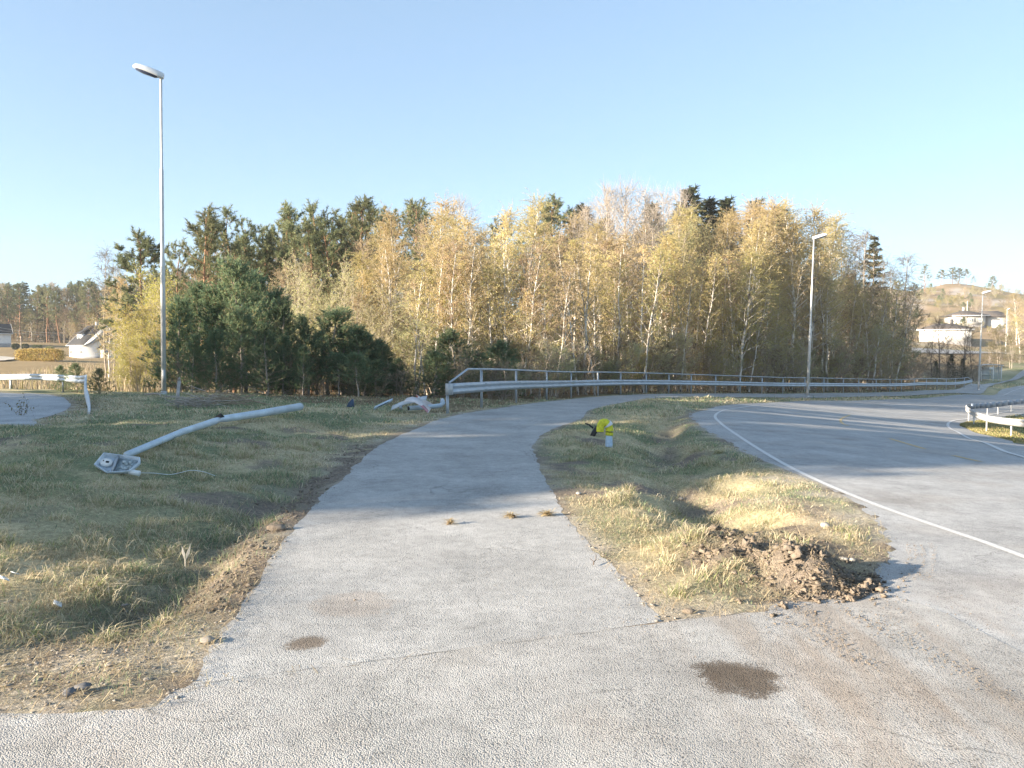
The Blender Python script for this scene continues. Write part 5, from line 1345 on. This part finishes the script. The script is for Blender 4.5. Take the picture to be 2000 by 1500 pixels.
stone('stone', 1330, 976, .035, M_stone, 'grey stone half hidden in the grass near the ditch hollow', 'stone')
stone('stone', 292, 1232, .035, M_whitestone, 'pale stone among the rubble left of the path', 'stone')
stone('stone', 215, 1300, .028, M_stone, 'grey flat stone in the rubble above the slate flakes', 'stone', .4)
stone('stone', 405, 1255, .040, M_stone, 'grey stone at the path edge below the grass', 'stone', .7)
stone('stone', 1130, 965, .045, M_whitestone, 'pale stone in grass at the right edge of the path', 'stone', .4)
stone('soil_lump', 541, 1036, .075, M_soil, 'dark soil lump at the left edge of the path', 'soil lump', .5)
stone('soil_lump', 1345, 1196, .035, M_soil, 'dark soil lump just in front of the grass tip', 'soil lump', .5)
M_slate = plain('slate', (.13, .13, .135), .7, var=.25, scale=15)
for k, (u, v, rz, lb) in enumerate([(160, 1352, .3, 'larger dark slate flake lying on the rubble at lower left'), (135, 1362, 1.2, 'smaller dark slate flake beside the larger one')]):
    p = on_turf(u, v); mb = MB(); pl = [(-.04, -.018), (.03, -.025), (.046, .006), (.012, .028), (-.034, .018)]
    loft(mb, [[(x * (1 - .3 * k), y, 0) for x, y in pl], [(x * (1 - .3 * k) * .95, y * .95, .014) for x, y in pl]])
    o = mb.obj('slate_flake', M_slate); o.location = (p[0], p[1], float(gz(*p)) + .02); o.rotation_euler = (.25, -.15, rz); tag(o, lb, 'slate flake')
p = on_turf(1160, 1108); mb = tube(MB(), [(-.01, -.05, .01), (0, 0, .02), (.02, .04, .025), (.025, .07, .06)], [.004, .005, .004, .003], 5); tube(mb, [(.0, 0, .02), (-.03, .03, .04)], [.003, .002], 4)
o = mb.obj('twig', M_darktwig); o.location = (p[0], p[1], float(z0(*p)) + .006); tag(o, 'short forked twig lying near the right edge of the path', 'twig')
p = on_turf(362, 1118); t = thing('dry_leaf', 'pale pointed dry leaf standing in the green ditch grass', 'leaf', (p[0], p[1], float(gz(*p))))
M_dryleaf = plain('bleached_leaf', (.66, .60, .50), .8, var=.1)
for sx, h_ in ((-.03, .22), (.045, .24)):
    mb = MB(); mb.add([(0, 0, .10), (sx * .5 - .010, -.003, .16), (sx * .5 + .012, .003, .16), (sx, .01, h_)], [[0, 2, 3, 1]]); mb.obj('blade', M_dryleaf, t)
tube(MB(), [(0, 0, -.02), (0, 0, .11)], .003, 5).obj('stalk', M_dryleaf, t)
M_shard = plain('pale_shard', (.60, .66, .70), .4, var=.2, scale=20)
for u, v, lb in [(8, 1140, 'largest pale plastic shard in the bare patch at the left edge'), (30, 1128, 'small pale plastic shard above the largest one at the left edge'), (112, 1190, 'bluish plastic shard lying in straw left of the ditch')]:
    p = on_turf(u, v); mb = MB(); loft(mb, [[(-.05, -.02, 0), (.03, -.03, .01), (.05, .02, .03), (-.02, .03, .02)], [(-.05, -.02, .006), (.03, -.03, .016), (.05, .02, .036), (-.02, .03, .026)]])
    o = mb.obj('plastic_shard', M_shard); o.location = (p[0], p[1], float(gz(*p)) + .02); o.rotation_euler = (.2, .1, u * .3); s_ = .7 if u == 30 else 1; o.scale = (s_, s_, s_); tag(o, lb, 'plastic shard')
# brushwood and stake by the young pines
p = on_turf(345, 797); t = thing('wooden_stake', 'weathered grey wooden stake leaning by the brushwood pile', 'stake', (p[0], p[1], float(gz(*p))))
tube(MB(), [(0, 0, -.1), (.04, 0, .4), (.09, 0, .80)], [.055, .05, .045], 7).obj('shaft', plain('bleached_wood', (.45, .42, .40), .9, var=.3, scale=12), t)
sheet_piece([(.04, -.03, .80), (.14, -.02, .80), (.11, .02, .90)], .04).obj('splintered_tip', M_greybark, t)
def brush(u, v, n, L, w, label, seed):
    p = on_turf(u, v); g = np.random.default_rng(seed)
    P0 = g.normal(0, w, (n, 3)) * [1, .5, 0] + [0, 0, .05]; P0[:, 2] += np.abs(g.normal(0, .15, n)); th = g.uniform(-.5, .5, n) + np.where(g.random(n) < .5, 0, 3.14)
    D0 = np.stack([np.cos(th), np.sin(th) * .6, g.normal(.15, .25, n)], 1)
    mb = MB(); twigs(mb, bend(P0, D0, L * g.uniform(.5, 1.4, n), 5, .05, g, .12), .013 * np.linspace(1, .35, 5)[None] * g.uniform(.5, 1.5, n)[:, None], 4)
    o = mb.obj('brushwood', M_paletwig if seed % 2 else M_browntwig); o.location = (p[0], p[1], float(gz(*p))); tag(o, label, 'brushwood')
brush(385, 797, 90, .5, .35, 'heap of cut brushwood beside the leaning stake', 3); brush(440, 792, 90, .6, .5, 'brown brushwood under the dark young pines', 4)
p = on_turf(312, 776); mb = tube(MB(), [(-.6, .2, .08), (-.2, 0, .12), (.05, -.1, .1), (.2, -.35, .04)], [.03, .035, .03, .015], 6); tube(mb, [(-.2, 0, .12), (.1, .15, .16)], [.02, .01], 5)
o = mb.obj('fallen_branch', M_paletwig); o.location = (p[0], p[1], float(gz(*p))); tag(o, 'pale fallen branch lying at the foot of the tall lamp', 'branch')
p = on_turf(40, 816); mb = MB(); g = np.random.default_rng(2); n = 9; th = g.uniform(0, 6.28, n)
B_ = bend(np.zeros((n, 3)), np.stack([np.cos(th) * .7, np.sin(th) * .5, np.full(n, .8)], 1), g.uniform(.3, .75, n), 6, .02, g, .2); twigs(mb, B_, .0035 * np.linspace(1, .4, 6)[None] * np.ones((n, 1)), 4)
t = thing('sapling', 'thin leafy sapling in front of the shaded turning area', 'sapling', (p[0], p[1], float(gz(*p)) - .03)); mb.obj('stem', M_darktwig, t)
mb = MB(); leaves(mb, along(B_, g.uniform(.35, 1, (n, 12))).reshape(-1, 3) + g.normal(0, .02, (n * 12, 3)), .05, g, 0); mb.obj('foliage', L_olive, t)

# ------------------------------------------------------------------ bus shelter
M_glass = Mat('shelter_glass'); _m = M_glass
_m.set(Base_Color=(.62, .70, .74), Roughness=.08, Alpha=.42, Specular_IOR_Level=.6); M_glass = _m.m
M_frame = plain('shelter_frame', (.74, .75, .74), .5, var=.1)
p = at(1933, 743.5, 118); rz = R(-12)
t = thing('bus_shelter', 'small glazed bus shelter beside the path at the right', 'bus shelter', (p[0], p[1], float(gz(p[0], p[1]))), rz)
for x in (-1.35, .25, 1.35):
    for y in (-.6, .6):
        if x == .25 and y > 0: continue
        mb = MB(); box(mb, x - .05, x + .05, y - .05, y + .05, -.2, 2.30); mb.obj('post', M_frame, t)
mb = MB(); loft(mb, [[(x, -.85, 2.30 + q), (x, .75, 2.30 + q), (x, .75, 2.40 + q), (x, -.85, 2.40 + q)] for x, q in [(-1.55, -.05), (-1.1, .05), (-.4, .12), (.4, .12), (1.1, .05), (1.55, -.05)]]).obj('roof', plain('shelter_roof', (.62, .62, .60), .5, var=.1), t)
for nm, bx in (('glass_pane', (-1.30, .20, .59, .61)), ('glass_pane', (.30, 1.30, .59, .61)), ('glass_pane', (-1.36, -1.34, -.55, .55)), ('glass_pane', (1.34, 1.36, -.55, .55))):
    mb = MB(); box(mb, *bx, .25, 2.15); mb.obj(nm, M_glass, t)
mb = MB(); box(mb, -1.25, .2, .3, .56, .95, 1.03); mb.obj('bench', M_frame, t)
mb = MB(); box(mb, -.35, .15, -.66, -.64, 1.75, 2.05); mb.obj('notice_board', plain('notice_white', (.75, .75, .73), .5, var=.05), t)

# ------------------------------------------------------------------ houses
M_wallw = Mat('white_boarding'); _m = M_wallw; _z = _m.sep()[2]
_g = _m.ramp(_m.math('FRACT', _m.math('MULTIPLY', _z, 6.5)), [(.0, .78), (.10, 1.0), (.95, 1.0)])
M_wallw = _m.set(Base_Color=_m.mix(1.0, _m.ramp(_m.noise(1.2, 4), [(.3, (.72, .72, .70)), (.7, (.82, .81, .79))]), _g, 'MULTIPLY'), Roughness=.7).m
M_wallg = plain('grey_white_render', (.60, .58, .55), .8, var=.08); M_found = plain('foundation_grey', (.34, .33, .32), .9)
def rooftile(name, col, sc):
    m = Mat(name); z = m.sep()[2]
    l = m.ramp(m.math('FRACT', m.math('MULTIPLY', z, sc)), [(.0, .45), (.2, 1.0), (.9, .9)])
    m.set(Base_Color=m.mix(1.0, m.ramp(m.noise(3, 4), [(.3, tuple(c * .75 for c in col)), (.7, col)]), l, 'MULTIPLY'), Roughness=.7); return m.m
M_tile = rooftile('dark_roof_tiles', (.04, .04, .043), 3.4); M_tileb = rooftile('brown_roof_tiles', (.105, .092, .085), 3.0)
M_trim = plain('white_trim', (.78, .78, .76), .6, var=.05); M_pane = plain('window_glass', (.10, .12, .14), .1, var=.2); M_door = plain('grey_door', (.30, .30, .31), .6)
def win(parent, Mx, x, z, w, h, cols=2, rows=1):
    """window on the wall plane y = 0 of frame Mx (outside is -y)"""
    mb = MB(); f = .07
    box(mb, x - w / 2, x + w / 2, -.06, -.003, z, z + f, M=Mx); box(mb, x - w / 2, x + w / 2, -.06, -.003, z + h - f, z + h, M=Mx)
    for i in range(cols + 1):
        xx = x - w / 2 + (w - f) * i / cols; box(mb, xx, xx + f, -.055, -.003, z + f, z + h - f, M=Mx)
    for i in range(1, rows): zz = z + h * i / rows; box(mb, x - w / 2 + f, x + w / 2 - f, -.05, -.003, zz - .025, zz + .025, M=Mx)
    wo = mb.obj('window', M_trim, parent)
    mb = MB(); box(mb, x - w / 2 + f, x + w / 2 - f, -.028, -.003, z + f, z + h - f, M=Mx); mb.obj('pane', M_pane, wo)
def gable_house(name, label, x, y, zb, rz, W, Dp, hw, pitch, over=.45):
    t = thing(name, label, 'house', (x, y, zb), rz)
    mb = MB(); rh = hw + Dp / 2 * pitch
    V = [(-W / 2, -Dp / 2), (W / 2, -Dp / 2), (W / 2, Dp / 2), (-W / 2, Dp / 2)]
    v = [(a, b, -1.0) for a, b in V] + [(a, b, hw) for a, b in V] + [(-W / 2, 0, rh), (W / 2, 0, rh)]
    mb.add(v, [[0, 1, 5, 4], [1, 2, 6, 5], [2, 3, 7, 6], [3, 0, 4, 7]]); b0 = mb.n; mb.f3.append(np.array([[5, 6, 9], [7, 4, 8]])); mb.m3.append(np.zeros(2, int))
    mb.obj('wall', M_wallw, t)
    mb = MB(); e = Dp / 2 + over; ez = hw - over * pitch; X = W / 2 + over * .8; th = .18
    loft(mb, [[(q, -e, ez), (q, -e, ez + th), (q, 0, rh + .04 + th), (q, e, ez + th), (q, e, ez), (q, 0, rh + .04)] for q in (-X, X)]); roof = mb.obj('roof', M_tile, t)
    mb = MB(); box(mb, -W / 2 - .03, W / 2 + .03, -Dp / 2 - .03, Dp / 2 + .03, -1.1, .25); mb.obj('foundation', M_found, t)
    for s_ in (-1, 1):
        mb = MB(); loft(mb, [[(s_ * (X + .02), -e, ez - .05), (s_ * (X + .02), 0, rh - .02), (s_ * (X + .02), e, ez - .05), (s_ * (X + .02), e, ez + .2), (s_ * (X + .02), 0, rh + .25), (s_ * (X + .02), -e, ez + .2)], [(s_ * (X + .06), -e, ez - .05), (s_ * (X + .06), 0, rh - .02), (s_ * (X + .06), e, ez - .05), (s_ * (X + .06), e, ez + .2), (s_ * (X + .06), 0, rh + .25), (s_ * (X + .06), -e, ez + .2)]]); mb.obj('bargeboard', M_trim, t)
    mb = MB(); box(mb, -X, X, -e - .10, -e - .005, ez - .02, ez + .10); mb.obj('gutter', M_trim, t)
    return t, roof, rh, e, ez
HD = 165; c0 = at(168, 699, HD)
rz = R(-40); W_, D_ = 8.6, 8.0
cx, cy = c0[0] + (-W_ / 2 * math.cos(rz) - D_ / 2 * math.sin(rz)), c0[1] + (-W_ / 2 * math.sin(rz) + D_ / 2 * math.cos(rz))
t, roof, rh, e, ez = gable_house('white_house', 'white boarded house with steep dark roof and porch behind the yellow bushes', cx, cy, c0[2], rz, W_, D_, 3.0, .95)
Mf = Matrix.Translation((0, -D_ / 2, 0)); Mg = Matrix.Translation((W_ / 2, 0, 0)) @ Matrix.Rotation(R(90), 4, 'Z')
win(t, Mf, -3.3, .9, 1.2, 1.3, 2, 2); win(t, Mf, -.6, 1.0, .7, 1.1, 1, 2); win(t, Mf, 1.9, .9, 1.7, 1.3, 3, 2); win(t, Mg, 1.0, 3.6, 1.7, 1.4, 3, 2); win(t, Mg, 2.2, .9, 1.2, 1.2, 2)
mb = MB(); box(mb, -2.6, -.7, -3.0, -1.2, 3.6, 5.1); dm = mb.obj('dormer', M_trim, t)
mb = MB(); loft(mb, [[(x, -3.25, 5.11), (x, -3.25, 5.25), (x, .0, 6.9), (x, .0, 6.76)] for x in (-2.9, -.4)]); mb.obj('dormer_roof', M_tile, dm)
win(dm, Matrix.Translation((0, -3.0, 0)), -1.65, 3.95, 1.2, .9, 2)
mb = MB(); box(mb, -1.0, -.4, .1, .7, rh - .6, rh + 1.0); mb.obj('chimney', M_found, roof)
mb = MB(); loft(mb, [[(x, y, z) for x, y, z in ((4.31, -1.5, -.8), (4.31, 1.1, -.8), (4.31, 1.1, 2.1), (4.31, -.2, 3.1), (4.31, -1.5, 2.1))], [(x, y, z) for x, y, z in ((6.2, -1.5, -.8), (6.2, 1.1, -.8), (6.2, 1.1, 2.1), (6.2, -.2, 3.1), (6.2, -1.5, 2.1))]]); pc = mb.obj('porch', M_wallw, t)
mb = MB(); loft(mb, [[(x, -1.8, 1.92), (x, -1.8, 2.05), (x, -.2, 3.28), (x, 1.4, 2.05), (x, 1.4, 1.92), (x, -.2, 3.13)] for x in (4.35, 6.5)]); mb.obj('porch_roof', M_tile, pc)
mb = MB(); box(mb, 6.2, 6.25, -1.2, -.3, 0, 2.0); mb.obj('door', M_door, pc)
c1 = at(-26, 673, 185); t, roof, rh, e, ez = gable_house('grey_house', 'pale house cut off by the left edge of the photo', c1[0], c1[1], c1[2], R(38), 9, 7.4, 2.7, .55)
win(t, Matrix.Translation((4.5, 0, 0)) @ Matrix.Rotation(R(90), 4, 'Z'), 0, .9, 1.2, 1.2, 2)
def hip_house(name, label, x, y, zb, rz, W, Dp, hw, rise, wallm, tile, ridge, base=2.5, found=.9, over=.6):
    t = thing(name, label, 'house', (x, y, zb), rz)
    mb = MB(); box(mb, -W / 2, W / 2, -Dp / 2, Dp / 2, found, hw); mb.obj('wall', wallm, t)
    mb = MB(); box(mb, -W / 2 + .02, W / 2 - .02, -Dp / 2 + .02, Dp / 2 - .02, -base, found - .004); mb.obj('foundation', M_found, t)
    a, b = W / 2 + over, Dp / 2 + over
    mb = MB(); loft(mb, [[(-a, -b, hw), (a, -b, hw), (a, b, hw), (-a, b, hw)], [(-a, -b, hw + .16), (a, -b, hw + .16), (a, b, hw + .16), (-a, b, hw + .16)], [(-ridge / 2, -.02, hw + rise), (ridge / 2, -.02, hw + rise), (ridge / 2, .02, hw + rise), (-ridge / 2, .02, hw + rise)]]); roof = mb.obj('roof', tile, t)
    mb = MB(); box(mb, -a - .03, a + .03, -b - .05, -b - .005, hw - .12, hw + .14); mb.obj('fascia', M_trim, t)
    mb = MB(); box(mb, a + .005, a + .05, -b, b, hw - .12, hw + .14); mb.obj('fascia', M_trim, t)
    return t, roof
HD = 200; c0 = at(1897, 672, HD); rz = R(-28); W_, D_ = 11.8, 11.
cx, cy = c0[0] + (-W_ / 2 * math.cos(rz) - D_ / 2 * math.sin(rz)), c0[1] + (-W_ / 2 * math.sin(rz) + D_ / 2 * math.cos(rz))
t, roof = hip_house('bungalow', 'white bungalow with low brown hipped roof below another house', cx, cy, c0[2], rz, W_, D_, 3.7, 1.75, M_wallw, M_tileb, 4.0, found=.7)
Mf = Matrix.Translation((0, -D_ / 2, 0)); Mg = Matrix.Translation((W_ / 2, 0, 0)) @ Matrix.Rotation(R(90), 4, 'Z')
win(t, Mg, -2.8, 1.5, 1.6, 1.2, 2); win(t, Mg, 1.8, 1.5, 1.6, 1.2, 2); win(t, Mf, -5.0, 2.2, .6, .5, 1)
mb = MB(); box(mb, 1.2, 2.0, -.8, .0, 5.0, 6.6); mb.obj('chimney', plain('chimney_black', (.06, .06, .065), .6), roof)
HD = 236; c0 = at(1898, 639, HD)
t, roof = hip_house('grey_bungalow', 'grey white house with wide low roof and garage on the slope above the bungalow', c0[0], c0[1] + 4, c0[2], R(-10), 8.6, 8.5, 3.4, 1.7, M_wallg, M_tileb, 2.0, found=.6, over=.9)
Mf = Matrix.Translation((0, -4.25, 0))
win(t, Mf, -2.2, 1.5, 1.5, 1.2, 2); win(t, Mf, .8, 1.5, 1.9, 1.2, 3); win(t, Mf, 3.0, 1.5, 1.0, 1.2, 2)
mb = MB(); box(mb, 5.6, 11.2, -2.6, 4.0, -2, 3.1); gm = mb.obj('garage', M_wallg, t)
mb = MB(); loft(mb, [[(4.35, -3.3, 3.1), (12, -3.3, 3.1), (12, 4.6, 3.1), (4.35, 4.6, 3.1)], [(4.35, -3.3, 3.3), (12, -3.3, 3.3), (12, 4.6, 3.3), (4.35, 4.6, 3.3)], [(4.35, .5, 5.0), (9.5, .5, 5.0), (9.5, .6, 5.0), (4.35, .6, 5.0)]]); mb.obj('garage_roof', M_tileb, gm)
mb = MB(); box(mb, 7.0, 10.6, -2.66, -2.605, -.1, 1.4); mb.obj('garage_door', M_trim, gm)
mb = MB(); box(mb, -.4, .3, .2, .9, 4.6, 6.2); mb.obj('chimney', M_found, roof)

# ------------------------------------------------------------------ garden of the white house
def leafy_box(name, label, cat, p, L, Wd, H, n, ls, mat, rz=0, group=None, rnd=.5):
    g = np.random.default_rng(int(abs(p[0] * 13 + p[1])))
    q = g.uniform(-1, 1, (n, 3)); q /= (np.abs(q) ** 4).sum(1)[:, None] ** .25
    q *= g.uniform(.72, 1.04, (n, 1)) * (1 + .12 * (g.random((n, 1)) - .5))
    P = q * [L / 2, Wd / 2, H / 2] + [0, 0, H / 2]
    t = thing(name, label, cat, tuple(p), rz, group)
    mb = MB(); leaves(mb, P, ls, g, 0, .8); mb.obj('foliage', mat, t)
    m = 14; B_ = bend(np.stack([g.uniform(-L * .4, L * .4, m), g.uniform(-Wd * .3, Wd * .3, m), np.full(m, -.1)], 1), np.stack([g.normal(0, .3, m), g.normal(0, .3, m), np.ones(m)], 1), np.full(m, H * .9), 4, 0, g, .1)
    mb = MB(); twigs(mb, B_, .03 * np.linspace(1, .4, 4)[None] * np.ones((m, 1)), 4); mb.obj('stems', M_greybark, t)
def P3g(u, v, d): q = at(u, v, d); return (q[0], q[1], float(gz(q[0], q[1])))
L_hedge = leafmat('hedge_leaves', [(.42, .36, .08), (.50, .42, .10), (.40, .27, .10)], .3); L_darkb = leafmat('dark_bush_leaves', [(.05, .07, .03), (.08, .10, .04), (.06, .07, .035)], .2)
leafy_box('hedge', 'long clipped yellow hedge below the white house', 'hedge', P3g(78, 712, 122), 7.6, 1.6, 1.9, 9000, .16, L_hedge, R(-6))
leafy_box('hedge', 'short green hedge behind the long clipped yellow one', 'hedge', P3g(52, 690, 138), 2.2, 1.4, 1.6, 2500, .16, L_hedge, R(10))
for u, v, d, r_, m_, lb in [(30, 668, 178, 1.1, L_darkb, 'small brown bush nearest the left house'), (49, 667, 178, 1.1, L_darkb, 'small brown bush second from the left house'), (73, 672, 172, 1.7, L_darkb, 'round dark bush on the brown lawn left of the white house'), (97, 672, 172, 1.5, L_olive, 'pointed green bush beside the white house roof'), (86, 675, 170, 1.0, L_olive, 'low green bush between the dark and the pointed bush')]:
    leafy_box('garden_bush', lb, 'bush', P3g(u, v, d), r_ * 1.1, r_ * 1.1, r_ * 1.25, 1500, .17, m_, 0, 'garden bushes')
for k, dz in enumerate((0, -1.0)):
    a = at(-40, 632 + dz * -6, 150); b = at(132, 650 + dz * -4, 165)
    Pw = np.array([a + (b - a) * q - np.array([0, 0, 1.6 * 4 * q * (1 - q) * .35]) for q in np.linspace(0, 1, 14)])
    tag(tube(MB(), Pw, .022, 5).obj('power_line', plain('pale_wire', (.5, .5, .48), .5)), ['upper overhead wire sagging to the white house', 'lower overhead wire sagging to the white house'][k], 'wire')
p = P3g(41, 668, 176); t = thing('garden_pole', 'slim pale pole carrying the wires beyond the hedge', 'pole', p); tube(MB(), [(0, 0, -.2), (0, 0, 3.4)], .07, 6).obj('shaft', M_paletwig, t); mb = MB(); box(mb, -.25, .25, -.03, .03, 3.1, 3.2); mb.obj('cross_arm', M_greybark, t)

# ------------------------------------------------------------------ thin spring haze
hz = MB(); box(hz, -560, 560, -60, 560, -9, 78)
M_haze = bpy.data.materials.new('haze'); M_haze.use_nodes = True
nt_ = M_haze.node_tree; nt_.nodes.clear()
vo_ = nt_.nodes.new('ShaderNodeVolumePrincipled'); vo_.inputs['Color'].default_value = (.9, .95, 1, 1); vo_.inputs['Density'].default_value = HAZE
ou_ = nt_.nodes.new('ShaderNodeOutputMaterial'); nt_.links.new(vo_.outputs[0], ou_.inputs['Volume'])
tag(hz.obj('haze', M_haze), 'thin pale haze over the whole view', 'haze', kind='stuff')
